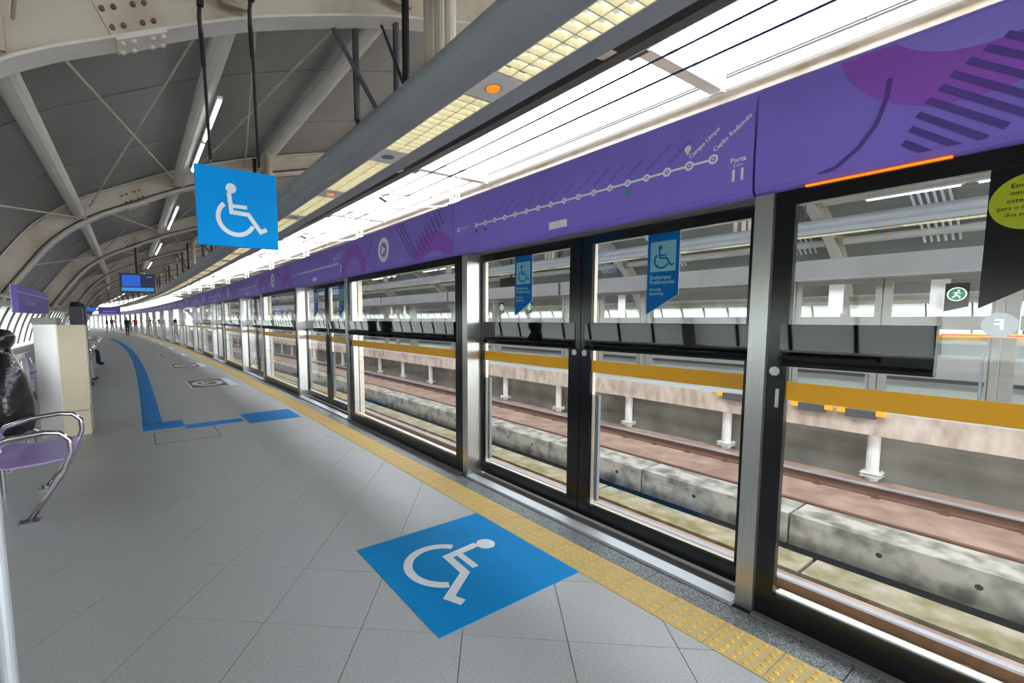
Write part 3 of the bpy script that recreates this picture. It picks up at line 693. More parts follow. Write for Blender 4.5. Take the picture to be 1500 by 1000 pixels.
# ------------------------------------------------------------------ roof over each platform
RIB = [(-1.93, 0.9), (-1.80, 1.40), (-1.61, 1.80), (-1.30, 2.26), (-0.95, 2.72), (-0.5, 3.08), (0.0, 3.34), (0.7, 3.68), (1.3, 3.91), (1.9, 4.11), (2.6, 4.30), (3.5, 4.52), (4.4, 4.68), (5.15, 4.78)]
def smooth_path(P, n=3):
    out = []
    for k in range(len(P)-1):
        p0, p1, p2, p3 = P[max(k-1, 0)], P[k], P[k+1], P[min(k+2, len(P)-1)]
        for q in range(n):
            t = q/n
            out.append(tuple(0.5*((2*p1[i])+(-p0[i]+p2[i])*t+(2*p0[i]-5*p1[i]+4*p2[i]-p3[i])*t*t+(-p0[i]+3*p1[i]-3*p2[i]+p3[i])*t**3) for i in (0, 1)))
    out.append(P[-1]); return out
RP = smooth_path(RIB)
def offs(P, d):
    out = []
    for k, p in enumerate(P):
        a, b_ = P[max(k-1, 0)], P[min(k+1, len(P)-1)]; t = Vector((b_[0]-a[0], b_[1]-a[1])).normalized()
        out.append((p[0]-t.y*d, p[1]+t.x*d))
    return out
def ribbon(t, A, B, y0, y1, m):
    # solid strip between path A (inner) and B (outer) and between y0,y1
    a0 = [t.vert(n, y0, z) for n, z in A]; a1 = [t.vert(n, y1, z) for n, z in A]; b0 = [t.vert(n, y0, z) for n, z in B]; b1 = [t.vert(n, y1, z) for n, z in B]
    for k in range(len(A)-1):
        t.face([a0[k], a0[k+1], a1[k+1], a1[k]], m); t.face([b0[k], b1[k], b1[k+1], b0[k+1]], m)
        t.face([a0[k], b0[k], b0[k+1], a0[k+1]], m); t.face([a1[k], a1[k+1], b1[k+1], b1[k]], m)
    for k in (0, len(A)-1): t.face([a0[k], a1[k], b1[k], b0[k]], m)
P0, P1, P2, P3 = RP, offs(RP, 0.018), offs(RP, 0.32), offs(RP, 0.338)
t = MB(); ribbon(t, P0, P1, -0.1, 0.1, m_ribw); fl_me = t.mesh('bottom_flange')
t = MB(); ribbon(t, P1, P2, -0.008, 0.008, m_rib); web_me = t.mesh('web')
t = MB(); ribbon(t, P2, P3, -0.1, 0.1, m_ribw); tf_me = t.mesh('top_flange')
t = MB(); t.tube([(n, -0.07, z) for n, z in offs(RP, 0.06)[2:-4]], 0.012, m_darkst, 6); cd_me = t.mesh('conduit')
def near_pt(n):   # point on the bottom flange and tangent
    for a, b_ in zip(RP, RP[1:]):
        if a[0] <= n <= b_[0]:
            f = (n-a[0])/(b_[0]-a[0]); d = Vector((b_[0]-a[0], b_[1]-a[1])).normalized(); return (n, a[1]+(b_[1]-a[1])*f), d
p, d = near_pt(0.12); nx, nz = -d.y, d.x
t = MB()
quad = [(p[0]+d.x*a+nx*b_, p[1]+d.y*a+nz*b_) for a, b_ in ((-.16, -.014), (.16, -.014), (.16, 0), (-.16, 0))]
t.prism(quad, lambda q, e: (q[0], e, q[1]), -0.1, 0.1, m_ribw)
quad = [(p[0]+d.x*a+nx*b_, p[1]+d.y*a+nz*b_) for a, b_ in ((-.16, .04), (.16, .04), (.16, .25), (-.16, .25))]
t.prism(quad, lambda q, e: (q[0], e, q[1]), -0.02, -0.008, m_rib); sp_me = t.mesh('splice_plate')
t = MB()
t.tube([(0, 0, 0), (nx*-.02, 0, nz*-.02)], 0.016, m_rib, 6); bolt_me = t.mesh('bolt')
t = MB(); t.tube([(0, 0, 0), (0, -.02, 0)], 0.016, m_rail, 6); bolt2_me = t.mesh('bolt')
def rib(s, label, group, flip, bolts):
    r = at('roof_rib', s, 0, 0, label, 'roof beam', group, flip=flip)
    obj('bottom_flange', fl_me, r); obj('web', web_me, r); obj('top_flange', tf_me, r); sp = obj('splice_plate', sp_me, r)
    if label.find('holding') < 0: obj('conduit', cd_me, r)
    if bolts:
        for a in (-.13, -.06, .06, .13):
            for y in (-.06, .06): obj('bolt', bolt_me, sp, loc=(p[0]+d.x*a-nx*.014, y, p[1]+d.y*a-nz*.014))
            for b_ in (.09, .2): obj('bolt', bolt2_me, sp, loc=(p[0]+d.x*a+nx*b_, -0.02, p[1]+d.y*a+nz*b_))
RS0 = 3.85
for k in range(-2, 24):
    s = RS0+PER*k
    lab = {0: 'arched cream steel roof rib with bolted splice holding the blue sign rods', 1: 'arched cream steel roof rib beyond the blue hanging sign', 2: 'arched cream steel roof rib carrying the hanging blue display'}.get(k, 'arched cream steel roof rib further along the platform')
    rib(s, lab, None if k in (0, 1, 2) else 'further roof ribs', False, k in (0, 1, 2))
    if k < 14: rib(s, 'arched steel roof rib over the opposite platform', 'opposite roof ribs', True, False)
# roof sheets
PO, PO2 = offs(RP, 0.35), offs(RP, 0.38)
i0 = next(k for k, q in enumerate(RP) if q[1] > 1.72)
t = MB(); ribbon(t, PO[i0:], PO2[i0:], -0.8985, 0.8985, m_roof); ribbon(t, offs(RP, 0.339)[i0:], offs(RP, 0.3495)[i0:], 0.868, 0.932, m_roof)
pan_me = t.mesh('roof_sheet')
ceil = obj('ceiling', None, None, kind='structure'); ceil2 = obj('ceiling_opposite', None, None, kind='structure')
for k in range(-6, 70):
    s = RS0+0.9+1.8*k
    o = obj('roof_sheet', pan_me, ceil, loc=W(s, 0), rz=ang(s))
    if k < 40: o = obj('roof_sheet', pan_me, ceil2, loc=W(s, NW), rz=ang(s)+pi)
for flip, cp, s1 in ((False, ceil, SMAX), (True, ceil2, 80.0)):
    D0, D1 = offs(RP, 0.40)[i0:], offs(RP, 0.43)[i0:]
    t = MB(); t.sweep(D0 + D1[::-1], SMIN, s1, m_roof, mirror=flip); t.build('slit_blocking_deck', cp)  # unseen outer skin added to block sky light through the sheet joints
# purlins between ribs
t = MB(); t.tube([(0, -2.58, 0), (0, 2.58, 0)], 0.085, m_ribw, 12); t.box(-.1, .1, -2.6, -2.57, -.1, .1, m_rib); t.box(-.1, .1, 2.57, 2.6, -.1, .1, m_rib); t.smooth = False; pur_me = t.mesh('purlin')
PUR = [(-0.66, 3.12), (0.70, 3.80), (2.05, 4.29), (3.7, 4.68)]
# bracing rods
for k in range(-2, 23):
    s = RS0+PER*(k+0.5)
    for j, (n, z) in enumerate(PUR):
        for flip in (False, True):
            if flip and k > 12: continue
            where = 'over the opposite platform' if flip else 'under the grey arched roof'
            nm = ['low on the wall side', 'carrying fluorescent tubes', 'above the grey light trough', 'near the roof opening'][j]
            obj('roof_purlin', pur_me, None, f'pale round steel purlin {nm} {where}', 'purlin', f'purlins {nm} {where}', loc=W(s, NW-n if flip else n, z+.06), rz=ang(s))
for k in range(-1, 8):
    s0, s1 = RS0+PER*k+.1, RS0+PER*(k+1)-.1
    for flip in (False, True):
        if flip: continue
        for (na, za, nb, zb) in ((-.37, 3.28, .66, 3.86), (.57, 3.80, -.51, 3.28), (.9, 3.95, 1.78, 4.27), (1.78, 4.31, .9, 3.99), (-1.5, 2.3, -.7, 3.1)):
            f = (lambda q: NW-q) if flip else (lambda q: q)
            t = MB(*W(s0, f(na), za)); t.tube([W(s0, f(na), za), W(s1, f(nb), zb)], 0.011, m_rib, 6)
            t.build('bracing_rod', None, label='thin steel bracing rod ' + ('over the opposite platform' if flip else 'crossing below the grey roof sheets'), cat='rod', group='bracing rods ' + ('opposite' if flip else 'near'), loc=W(s0, f(na), za))
# fluorescent tubes on the middle purlins
t = MB(); t.box(-.025, .025, -.66, .66, .0, .03, m_wmetal); fb = t.mesh('batten'); t = MB(); t.tube([(0, -.62, -.014), (0, .62, -.014)], 0.013, m_fluo, 8); ft = t.mesh('tube')
for k in range(-1, 20):
    for d_ in (-0.70, 0.72):
        for flip in (False, True):
            if flip and k > 8: continue
            s = RS0+PER*(k+0.5)+d_+0.1
            if flip: s += 0.4
            r = at('fluorescent_light', s, 0.81, 3.745, 'lit fluorescent tube under a roof purlin ' + ('across the tracks' if flip else 'over the platform'), 'light', 'fluorescent tubes ' + ('opposite' if flip else 'near'), flip=flip)
            obj('batten', fb, r); obj('tube', ft, r)

# roof edge beams, gutter pipe, cross girders over the gap
long('roof_edge_beam', R4(5.1, 5.26, 4.74, 5.04), m_darkst, label='dark steel edge beam of the near roof along the sky gap', cat='beam')
long('roof_edge_trim', R4(5.262, 5.28, 4.735, 4.76), m_sill, label='thin pale drip edge on the dark roof edge beam', cat='trim')
long('roof_edge_beam', R4(5.12, 5.26, 4.70, 5.04), m_rib, mirror=True, label='grey corrugated edge of the opposite roof along the sky gap', cat='beam')
t = MB(*W(0, 7.42, 4.8)); 
t.tube([W(-9+2.7*k, 7.385, 4.87) for k in range(53)], 0.075, m_wmetal, 10); t.build('gutter_pipe', None, label='white round gutter pipe along the opposite roof edge', cat='pipe', loc=W(0, 7.42, 4.8))
t = MB(); t.box(-1.07, .93, -.09, .09, 4.80, 4.82, m_wmetal); t.box(-1.07, .93, -.012, .012, 4.82, 4.98, m_wmetal); t.box(-1.07, .93, -.09, .09, 4.98, 5.0, m_wmetal); gi = t.mesh('girder_body')
t = MB(); t.box(-1.075, -1.0, -.13, .13, 4.74, 5.03, m_darkst); gi2 = [('end_bracket', t.mesh('end_bracket'))]
t = MB(); t.box(.86, .935, -.11, .11, 4.77, 5.03, m_wmetal); gi2.append(('end_bracket', t.mesh('end_bracket')))
t = MB(); t.box(-.02, .02, -.1, .1, 4.82, 4.98, m_wmetal); gi3 = t.mesh('stiffener')
t = MB()
for x in (-.09, .09):
    for y in (-.05, .05): t.box(x-.015, x+.015, y-.012, y+.012, 4.0, 4.8, m_wmetal)
for z in (4.02, 4.2, 4.4, 4.6): t.box(-.1, .1, -.06, .06, z, z+.02, m_wmetal)
for z in (4.03, 4.22, 4.42): t.tube([(-.09, 0, z), (.09, 0, z+.18)], .01, m_wmetal, 5)
mm = t.mesh('lattice_drop')
t = MB(); t.tube([(-.1, 0, 4.35), (-1.93, 0.0, 4.12)], .022, m_wmetal, 8); t.tube([(-.1, 0, 4.12), (-1.2, 0, 3.95), (-1.7, 0, 3.86)], .022, m_wmetal, 8); t.tube([(-1.25, 0, 3.93), (-1.25, 0, 4.2)], .014, m_wmetal, 6)
t.tube([(-1.8, 0, 3.99), (-1.96, 0, 4.06)], .03, m_darkst, 8)
for q in range(4): t.tube([(-.45-.06*q, 0, 4.31-.0075*q), (-.48-.06*q, 0, 4.306-.0075*q)], .05, m_wmetal, 8)
cm_ = t.mesh('cantilever_arm')
GS0 = 3.6
for k in range(-2, 23):
    s = GS0+PER*k
    g = at('cross_girder', s, 6.36, 0, 'white steel cross girder spanning the bright gap between the roofs', 'girder', 'cross girders over the tracks')
    obj('girder_body', gi, g)
    for nm, me in gi2: obj(nm, me, g)
    for x in (-.2, .0): obj('stiffener', gi3, g, loc=(x, 0, 0))
    if k >= 1:
        obj('lattice_drop', mm, g)
        c = at('catenary_bracket', s, 6.36, 0, 'pale catenary bracket arm with insulators hung below a cross girder', 'bracket', 'catenary brackets'); obj('cantilever_arm', cm_, c)
t = MB(); t.tube([W(-9+2.7*k, 7.36, 5.0) for k in range(50)], 0.016, m_darkst, 6); t.build('gap_shade_line', None, label='thin dark tube painting the shadow gap above the white gutter pipe', cat='shade line')  # dark tube stands in for the shadow gap over the gutter
for n, z, lab in ((4.40, 4.05, 'upper dark catenary wire above the near track'), (4.40, 3.84, 'lower dark catenary wire above the near track'), (8.34, 4.05, 'upper dark catenary wire above the far track'), (8.34, 3.84, 'lower dark catenary wire above the far track')):
    t = MB(); t.tube([W(-9+2.7*k, n, z) for k in range(50)], 0.011, m_cable, 6); t.build('overhead_wire', None, label=lab, cat='wire')

# ------------------------------------------------------------------ grey lighting trough above the platform edge
TP = [(1.862, 3.0)] + [(1.86+.208*math.cos(math.radians(a)), 3.142+.142*math.sin(math.radians(a))) for a in range(265, 85, -12)] + [(2.08+.2*math.cos(math.radians(a)), 3.142+.142*math.sin(math.radians(a))) for a in range(85, -30, -14)] + [(2.262, 3.0), (2.105, 3.0), (2.105, 3.09), (1.862, 3.09)]
for flip in (False, True):
    for k in range(-2, 23 if not flip else 13):
        s0 = 0.5+PER*k; t = MB(*W(s0, NW-2 if flip else 2, 3.0)); t.sweep(TP, s0+.004, s0+PER-.004, m_trough, mirror=flip, step=1.8)
        t.build('light_trough', None, label='grey rounded lighting trough segment hung ' + ('over the opposite platform' if flip else 'above the platform edge'), cat='light trough', group='trough segments ' + ('opposite' if flip else 'near'), loc=W(s0, NW-2 if flip else 2, 3.0))
t = MB()
t.box(-.12, -.112, -.6, .6, -.0, .05, m_louv); t.box(.112, .12, -.6, .6, .0, .05, m_louv); t.box(-.004, .004, -.6, .6, .0, .05, m_louv)
lv0 = t.mesh('louvre_frame')
t = MB()
for q in range(15): t.box(-.112, .112, -.59+.0835*q, -.582+.0835*q, .0, .045, m_louv)
lv1 = t.mesh('louvre_blades')
t = MB()
for x in (-.06, .06): t.tube([(x, -.58, .068), (x, .58, .068)], .014, m_tubeL, 6)
lv2 = t.mesh('lit_tubes')
t = MB(); t.box(-.12, .12, -.152, .152, .0, .02, m_wplate); pp0 = t.mesh('cover_plate')
t = MB(); t.tube([(0, 0, .0), (0, 0, -.012)], [.048, .04], m_orange, 16); t.disc((0, 0), .056, lambda u, v: (u, v, -.001), m_sillg, 20, .046); pp1 = t.mesh('orange_lens')
t = MB(); t.disc((0, 0), .06, lambda u, v: (u, v, -.002), m_sillg, 20); t.disc((0, 0), .07, lambda u, v: (u, v, -.001), m_lgrey, 20, .06); pp2 = t.mesh('speaker_grille')
for flip in (False, True):
    for k in range(-5, 60 if not flip else 24):
        w = 'on the opposite trough' if flip else 'in the grey trough'
        s = 2.39+1.51*k; r = at('trough_plate', s, 1.983, 3.0, ('pale plate with round orange lamp ' if k % 2 == 0 else 'pale plate with round speaker grille ')+w, 'lamp' if k % 2 == 0 else 'speaker', ('orange lamp plates ' if k % 2 == 0 else 'speaker plates ')+w, flip=flip)
        obj('cover_plate', pp0, r); obj('orange_lens' if k % 2 == 0 else 'speaker_grille', pp1 if k % 2 == 0 else pp2, r)
        s += 0.755; r = at('louvre_light', s, 1.983, 3.0, 'lit cream louvre light fitting '+w, 'light', 'louvre lights '+w, flip=flip)
        obj('louvre_frame', lv0, r); obj('louvre_blades', lv1, r); obj('lit_tubes', lv2, r)
# hangers and service pipes
t = MB()
for n, y, r in ((1.72, .12, .03), (1.76, .2, .022), (2.06, .0, .03)): t.tube([(n, y, 3.288), (n, y, near_pt(n)[0][1]+.02)], r, m_darkst, 8)
t.tube([(1.95, .05, 3.30), (1.5, .1, near_pt(1.5)[0][1]+.02)], .02, m_darkst, 6); hg = t.mesh('hanger_frame')
t = MB()
for y, n in ((-.66, 2.0), (-.78, 2.02), (-.95, 2.0)): t.tube([(n, y, 3.29), (n, y, near_pt(n)[0][1]+.26)], .045, m_rib, 10)
t.tube([(1.85, -.55, 3.29), (1.85, -.55, 4.3)], .03, m_blackst, 8); t.tube([(1.85, -.55, 3.3), (1.95, .1, 4.2)], .014, m_blackst, 6); sv = t.mesh('service_pipes')
for flip in (False, True):
    for k in range(-2, 20 if not flip else 10):
        s = RS0+PER*k; w = 'over the opposite platform' if flip else 'above the grey trough'
        o = at('trough_hanger', s, 0, 0, 'dark steel hanger posts '+w, 'hanger', 'trough hangers '+w, flip=flip); obj('hanger_frame', hg, o)
        if k < 4: o = at('service_pipe_set', s, 0, 0, 'group of vertical service pipes '+w, 'pipes', 'service pipes '+w, flip=flip); obj('service_pipes', sv, o)
# conduit bundles on the opposite roof
for s in (2.2, 4.5, 7.6, 9.95):
    o = at('conduit_bundle', s, 0, 0, 'bundle of parallel grey conduits following the opposite roof', 'conduits', 'opposite conduit bundles', flip=True)
    for q in range(6):
        t = MB(); t.tube([(n, -.25+.1*q, z) for n, z in offs(RP, 0.2)[13:-6]], .022, m_lgrey, 6); t.build('conduit', o)

# ------------------------------------------------------------------ wall side
def wall_side(flip):
    w = 'opposite' if flip else 'left'
    f = (lambda P: P)
    t = MB(); t.sweep(R4(-1.95, -1.80, -0.45, 1.0), SMIN, SMAX, m_wallp, mirror=flip); wl = t.build('wall_'+w, kind='structure')
    t = MB(); t.sweep(R4(-2.0, -1.74, 1.001, 1.05), SMIN, SMAX, m_wallp, mirror=flip); t.build('wall_ledge', wl)
    t = MB(); t.sweep(R4(-1.799, -1.79, 0.62, 0.86), SMIN, SMAX, m_trough, mirror=flip); t.build('wall_band', wl)
    t = MB(); t.sweep(R4(-1.799, -1.74, 0.001, 0.08), SMIN, SMAX, m_darkst, mirror=flip); t.build('baseboard_'+w, kind='structure')
    PA, PB = offs(RP, 0.12), offs(RP, 0.13)
    j1 = next(k for k, q in enumerate(RP) if q[1] > 1.78)
    t = MB(); ribbon(t, PA[1:j1+1], PB[1:j1+1], -.318, .318, m_trans); gm_ = t.mesh('glazing_sheet')
    t = MB(); ribbon(t, offs(RP, .09)[1:j1+1], offs(RP, .14)[1:j1+1], -.018, .018, m_darkst); mu = t.mesh('mullion')
    for k in range(-13, 190 if not flip else 112):
        s = RS0+0.3375+0.675*k
        obj('glazing_sheet', gm_, wl, loc=W(s, NW if flip else 0), rz=ang(s)+(pi if flip else 0))
        obj('mullion', mu, wl, loc=W(s+.3375, NW if flip else 0), rz=ang(s)+(pi if flip else 0))
    t = MB(); t.sweep([(-2.1, 1.76), (-1.60, 1.74), (-1.60, 1.83), (-2.1, 2.05)], SMIN, SMAX, m_rib, mirror=flip); t.build('eaves_rail', wl)
wall_side(False); wall_side(True)
hr = obj('handrail', None, None, 'stainless handrail along the left parapet wall', 'handrail', loc=W(6, -1.71, .9))
t = MB(*W(6, -1.71, .9)); t.tube([W(-6+2.0*k, -1.71, .93) for k in range(40)], .022, m_chrome, 8); t.build('rail_tube', hr)
for k in range(30): t = MB(*W(6, -1.71, .9)); s = -5+2*k; t.tube([W(s, -1.71, .93), W(s, -1.75, .88), W(s, -1.80, .88)], .012, m_chrome, 6); t.build('bracket', hr)
# white loop rail end by the cabinet
t = MB(); t.smooth = True
t.tube([(0, -.25, 0), (0, -.25, .78), (0, -.2, .9), (0, -.08, .95), (0, .9, .99), (0, 1.05, .9), (0, 1.1, .75), (0, 1.1, 0)], .035, m_wmetal, 10)
t.build('loop_railing', None, label='white rounded loop railing behind the steel cabinet', cat='railing', loc=W(8.3, -1.45), rz=ang(8.3))
# cabinet pillar
cb_ = at('service_cabinet', 7.9, -0.85, 0, 'beige and stainless service cabinet standing on the platform', 'cabinet')
t = MB(-.85, 7.9, 0); t.box(-1.11, -.885, 7.76, 8.25, 0, 1.47, m_steel); t.build('steel_column', cb_)
t = MB(-.85, 7.9, 0); t.box(-1.12, -.875, 7.75, 8.26, 1.47, 1.56, m_sillg); t.build('column_cap', cb_)
t = MB(-.85, 7.9, 0); t.box(-.875, -.60, 7.70, 8.12, .33, 1.46, m_beige); t.box(-.88, -.865, 7.695, 8.12, .02, 1.465, m_alu); t.build('beige_box', cb_)
t = MB(-.85, 7.9, 0); t.box(-.86, -.625, 7.692, 7.70, .36, 1.44, m_beige); t.box(-.599, -.592, 7.74, 8.08, .36, 1.44, m_alu); t.build('box_door', cb_)
t = MB(-.85, 7.9, 0); t.box(-.87, -.595, 7.69, 8.125, 0, .322, m_beige); t.build('plinth', cb_)
# dark slim totems behind it
for s, n, lab in ((12.4, -1.02, 'dark rounded totem rising behind the beige cabinet'), (13.5, -1.03, 'slim dark totem further behind the beige cabinet')):
    o = at('dark_totem', s, n, 0, lab, 'totem'); t = MB(); t.box(-.11, .11, -.1, .1, 0.05, 1.80, m_blackst); t.tube([(0, 0, 1.8), (0, 0, 1.9)], [.11, .08], m_blackst, 12); t.build('totem_body', o)
    t = MB(); t.box(-.15, .15, -.14, .14, 0, .05, m_darkst); t.build('totem_base', o)
# bench
def make_bench(label, group=None):
    r = obj('platform_bench', None, None, label, 'bench', group)
    def arm(y):
        t = MB(); t.smooth = True
        t.tube([(-.20, y, .02), (-.10, y, .17), (.02, y, .36), (.07, y, .50), (.065, y, .60), (.01, y, .66), (-.08, y, .675), (-.28, y, .655), (-.45, y, .60), (-.52, y, .52)], .021, m_chrome, 10)
        a = t.build('armrest_leg', r)
        t = MB(); t.box(-.27, -.14, y-.05, y+.05, 0, .012, m_chrome); t.tube([(-.24, y, .012), (-.24, y, .025)], .012, m_darkst, 6); t.tube([(-.16, y, .012), (-.16, y, .025)], .012, m_darkst, 6); t.build('foot_plate', a)
    arm(-.43); arm(.43)
    t = MB(); P = [(-.42, .455), (-.30, .43), (-.10, .44), (.02, .455), (.065, .43), (.06, .40)]; Q = [(a, b_-.012) for a, b_ in P]
    ribbon(t, Q, P, -.41, .41, m_seat); t.build('seat', r)
    t = MB(); P = [(-.43, .47), (-.50, .60), (-.56, .82)]; ribbon(t, P, [(a-.012, b_) for a, b_ in P], -.41, .41, m_seat); t.build('backrest', r)
    for y in (-.43, .43):
        t = MB(); t.tube([(-.50, y, 0), (-.50, y, .45), (-.56, y, .82)], .02, m_chrome, 8); t.build('rear_leg', r)
    t = MB(); t.tube([(-.3, -.43, .40), (-.3, .43, .40)], .018, m_chrome, 8); t.build('cross_bar', r)
    return r
bench = make_bench('lilac steel bench with chrome armrests beside the black bag'); place(bench, 4.98, -.57)
for s in (11.2, 14.6, 17.0, 19.3, 25, 28):
    b2 = copy_tree(bench); place(b2, s, -1.15); relabel(b2, 'lilac steel bench with chrome armrests beyond the beige cabinet', 'further benches')
# vertical steel post in the near left corner
pp = at('steel_post', 2.24, -.478, 0, 'plain round steel post standing alone on the floor tiles', 'post')
t = MB(); t.smooth = False; t.tube([(0, 0, .01), (0, 0, 1.0), (-.03, 0, 1.04), (-.12, 0, 1.06), (-.5, 0, 1.06)], .024, m_sill, 14); t.build('post_tube', pp)
t = MB(); t.tube([(0, 0, 0), (0, 0, .012)], .06, m_steel, 16); t.build('base_flange', pp)
# black bag
t = MB(); t.smooth = True
rings = [(0.30, .12), (.36, .30), (.50, .37), (.72, .36), (.95, .29), (1.12, .20), (1.22, .13), (1.28, .10), (1.34, .16), (1.42, .18), (1.48, .11), (1.50, .02)]
vr = []
for i, (z, r) in enumerate(rings):
    ring = []
    for j in range(20):
        a = 2*pi*j/20; q = r*(1+.06*math.sin(5*a+i*.8)+.04*math.sin(9*a+2*i)); ring.append(t.vert(q*.62*math.cos(a), q*1.0*math.sin(a), z))
    vr.append(ring)
for A, B in zip(vr, vr[1:]):
    for j in range(20): t.face([A[j], A[(j+1) % 20], B[(j+1) % 20], B[j]], m_bag)
t.face(vr[0][::-1], m_bag); t.face(vr[-1], m_bag)
bag = t.build('plastic_bag', None, label='large black plastic bag with knotted top behind the bench', cat='bag', loc=W(6.62, -1.2), rz=ang(6.7)); bag.scale = (.93, .93, .96)
bs = at('bag_stand', 6.62, -1.2, 0, 'low metal ring stand under the black bag', 'stand')
t = MB(); t.tube([(.22*math.cos(a*pi/8), .3*math.sin(a*pi/8), .29) for a in range(16)], .012, m_chrome, 6, closed=True); t.build('ring', bs)
for a in (.8, 2.4, 3.9, 5.5): t = MB(); t.tube([(.22*math.cos(a), .3*math.sin(a), .29), (.24*math.cos(a), .32*math.sin(a), 0)], .01, m_chrome, 6); t.build('leg', bs)

# ------------------------------------------------------------------ signs and screens
sg = at('hanging_sign', 3.6, .63, 2.04, 'square bright blue hanging sign with white wheelchair symbol', 'sign')
t = MB(); t.box(-.265, .265, -.02, .02, 0, .535, m_signblue); t.build('sign_box', sg)
t = MB(); wheelchair(t, lambda u, v: (u, -.0215, .267+v), .535, m_lgrey); t.build('wheelchair_symbol', sg)
for x in (-.16, .155):
    zt = near_pt(.63+x)[0][1]-2.04
    t = MB(); t.tube([(x, 0, .535), (x, 0, .60)], .005, m_steel, 6); t.tube([(x, 0, .58), (x-.012, -.0, zt-.2)], .011, m_blackst, 8); t.tube([(x-.012, 0, zt-.34), (x-.02, -.0, zt-.12)], .016, m_blackst, 8); t.build('hanging_rod', sg)
    t = MB(); t.tube([(x-.02, 0, zt-.14), (x-.03, -.05, zt-.06), (x-.03, -.11, zt+.0)], .014, m_blackst, 8); t.box(x-.05, x-.01, -.135, -.1, zt-.03, zt+.06, m_blackst); t.build('clamp', sg)
# station name sign
ns = at('station_name_sign', 9.6, -1.3, 1.64, 'purple station name sign on the wall side under the roof rib', 'sign')
t = MB(); t.box(-.06, .0, -1.32, 1.32, 0, .36, m_purple); t.box(-.065, -.06, -1.36, 1.36, -.01, .37, m_lgrey); t.build('sign_board', ns)
t = MB(); t.box(.0005, .0015, -1.32, 1.32, .265, .275, m_white)
put_text(t, 'Campo Limpo', .13, lambda u, v: (.002, -.75+u, .14+v), m_lgrey); put_text(t, '5', .1, lambda u, v: (.002, .95+u, .14+v), m_lgrey); t.build('sign_lettering', ns)
for y in (-1.0, 1.0): t = MB(); t.tube([(-.06, y, .2), (-.32, y, .25)], .025, m_rib, 8); t.build('bracket', ns)
# display
tv = at('hanging_display', 14.6, .13, 2.22, 'black framed hanging display with blue screen under the roof', 'display')
t = MB(); t.box(-.385, .385, -.05, .06, 0, .50, m_blackst); t.build('display_case', tv)
t = MB(); t.box(-.35, .35, -.0515, -.05, .03, .47, m_screend); t.box(-.33, .06, -.053, -.0515, .16, .45, m_screenb); t.box(-.35, .35, -.053, -.0515, .04, .13, m_screenl); t.box(.2, .32, -.053, -.0515, .40, .42, m_screenl); t.build('screen', tv)
t = MB(); t.tube([(0, 0, .5), (0, 0, near_pt(.13)[0][1]-2.22)], .03, m_blackst, 8); t.build('pole', tv)
tv2 = at('hanging_display', 12.6, 1.2, 2.45, 'dark hanging display over the opposite platform', 'display', flip=True)
t = MB(); t.box(-.06, .06, -.55, .55, 0, .5, m_blackst); t.build('display_case', tv2)
t = MB(); t.tube([(0, 0, .5), (0, 0, 1.3)], .03, m_blackst, 8); t.build('pole', tv2)
for s, n0, n1, z0, z1, m, lab in ((30, -1.14, -.19, 1.82, 2.18, m_purple, 'small purple hanging direction sign far along the platform'), (27, -1.55, -1.17, 1.9, 2.1, m_screenb, 'small blue lit sign far along the platform')):
    o = at('far_sign', s, (n0+n1)/2, z0, lab, 'sign'); h = (n1-n0)/2
    t = MB(); t.box(-h, h, -.04, .04, 0, z1-z0, m); t.build('sign_box', o); t = MB(); t.box(-h*.6, h*.6, -.0415, -.04, .1, .14, m_lgrey); t.build('sign_lettering', o)
    t = MB(); t.tube([(0, 0, z1-z0), (0, 0, 3.0-z0)], .015, m_blackst, 6); t.build('hanger', o)

# ------------------------------------------------------------------ people far along the platform
def person_mesh(joints, edges, radii, paint):
    me = bpy.data.meshes.new('person'); me.from_pydata(joints, edges, [])
    o = bpy.data.objects.new('person_tmp', me); COL.objects.link(o)
    sk = o.modifiers.new('skin', 'SKIN'); sk.use_smooth_shade = True
    for i, r in enumerate(radii):
        d = me.skin_vertices[0].data[i]; d.radius = r if isinstance(r, tuple) else (r, r); d.use_root = (i == 0)
    sb = o.modifiers.new('sub', 'SUBSURF'); sb.levels = 1; sb.render_levels = 1
    dg = bpy.context.evaluated_depsgraph_get(); dg.update()
    out = bpy.data.meshes.new_from_object(o.evaluated_get(dg)); bpy.data.objects.remove(o, do_unlink=True)
    ms = []
    out.materials.clear()
    for p in out.polygons:
        m = paint(p.center)
        if m not in ms: ms.append(m); out.materials.append(m)
        p.material_index = ms.index(m)
    return out
def standing(shirt, trousers, bend=0.0):
    J = [(0, 0, .95), (0, .0, 1.2), (0, 0, 1.42), (0, .02, 1.52), (0, .03, 1.64), (0, .02, 1.74),
         (.09, 0, .9), (.1, .02, .5), (.1, -.02, .1), (.1, .14, .05), (-.09, 0, .9), (-.1, .04, .5), (-.1, 0, .1), (-.1, .16, .05),
         (.19, 0, 1.40), (.23, 0, 1.15), (.22, .1+bend, .95), (-.19, 0, 1.40), (-.23, .0, 1.15), (-.2, .14+bend, 1.0)]
    E = [(0, 1), (1, 2), (2, 3), (3, 4), (4, 5), (0, 6), (6, 7), (7, 8), (8, 9), (0, 10), (10, 11), (11, 12), (12, 13), (2, 14), (14, 15), (15, 16), (2, 17), (17, 18), (18, 19)]
    R = [(.15, .11), (.15, .1), (.15, .1), .055, .085, .07, .085, .06, .045, .04, .085, .06, .045, .04, .06, .045, .035, .06, .045, .035]
    def paint(c):
        if c.z > 1.66: return m_hair
        if c.z > 1.47: return m_skin
        if c.z < .1: return m_blackst
        if c.z < .95 and abs(c.x) < .18: return trousers
        if c.z < 1.05 and abs(c.x) > .17: return m_skin
        return shirt
    return person_mesh(J, E, R, paint)
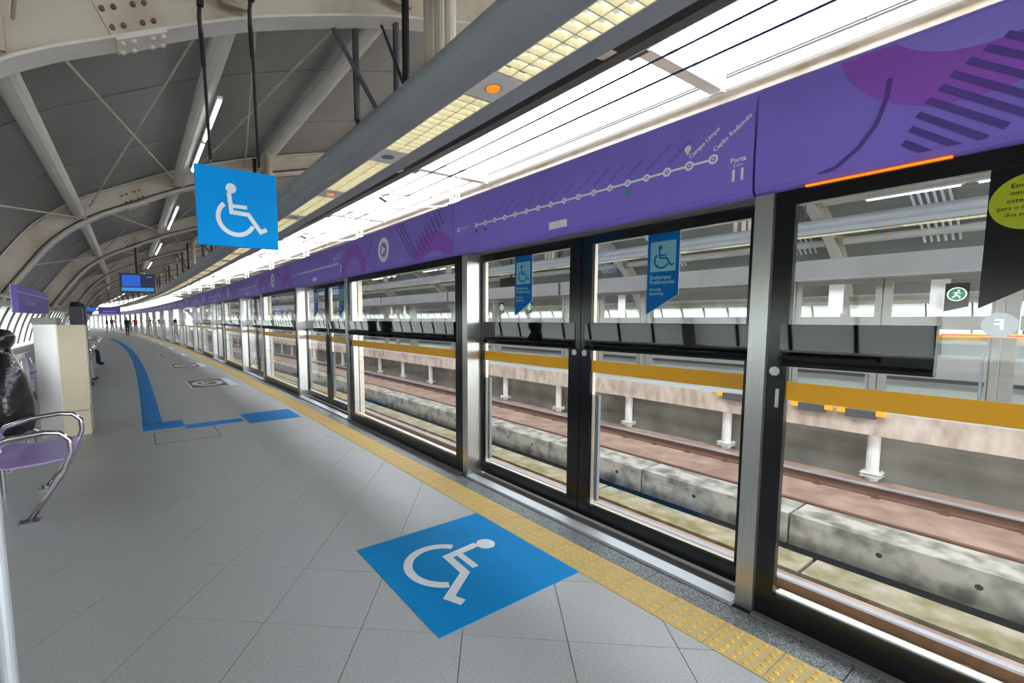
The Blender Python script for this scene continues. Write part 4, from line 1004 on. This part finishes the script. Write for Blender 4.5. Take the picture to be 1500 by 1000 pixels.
def seated(shirt, trousers):
    J = [(0, 0, .52), (0, -.03, .8), (0, -.04, 1.0), (0, -.02, 1.1), (0, 0, 1.22), (0, 0, 1.31),
         (.09, .1, .52), (.1, .42, .5), (.1, .40, .1), (.1, .54, .05), (-.09, .1, .52), (-.1, .42, .5), (-.1, .44, .1), (-.1, .58, .05),
         (.19, -.04, .98), (.22, .05, .74), (.15, .28, .62), (-.19, -.04, .98), (-.22, .05, .74), (-.15, .28, .62)]
    E = [(0, 1), (1, 2), (2, 3), (3, 4), (4, 5), (0, 6), (6, 7), (7, 8), (8, 9), (0, 10), (10, 11), (11, 12), (12, 13), (2, 14), (14, 15), (15, 16), (2, 17), (17, 18), (18, 19)]
    R = [(.15, .12), (.15, .11), (.15, .1), .055, .085, .07, .085, .065, .045, .04, .085, .065, .045, .04, .06, .045, .035, .06, .045, .035]
    def paint(c):
        if c.z > 1.24: return m_hair
        if c.z > 1.05: return m_skin
        if c.z < .09: return m_blackst
        if c.z < .66 and c.y > .02 and not (c.z > .56 and abs(c.x) > .13): return trousers
        return shirt
    return person_mesh(J, E, R, paint)
pA, pB, pC = standing(m_navy, m_navy), standing(m_red, m_denim, .05), standing(m_navy, m_denim)
for me, s, n, a, lab in ((pA, 51.0, 1.0, 2.6, 'standing person in dark top and dark trousers near the yellow strip'), (pB, 56.0, 2.0, .4, 'standing person in red top beside the glass screen'), (pC, 66.0, .2, 1.4, 'standing person in dark top and pale trousers in a far pair'), (pB, 66.6, .75, 3.6, 'standing person in red top and pale trousers in a far pair')):
    obj('person', me, None, lab, 'person', loc=W(s, n, 0.005), rz=a)
sA, sB = seated(m_wcloth, m_navy), seated(m_wcloth, m_denim)
for me, s, lab in ((sA, 19.3, 'seated person in white top and dark trousers beyond the cabinet'), (sB, 14.6, 'seated person in white top and pale trousers beyond the cabinet')):
    o = obj('person', me, None, lab, 'person', loc=W(s, -1.42, -.02), rz=ang(s)-pi/2)

# ------------------------------------------------------------------ ground below the viaduct
t = MB(); t.poly([(-300, -200, -9), (300, -200, -9), (300, 400, -9), (-300, 400, -9)], m_ground); t.build('ground', kind='structure')
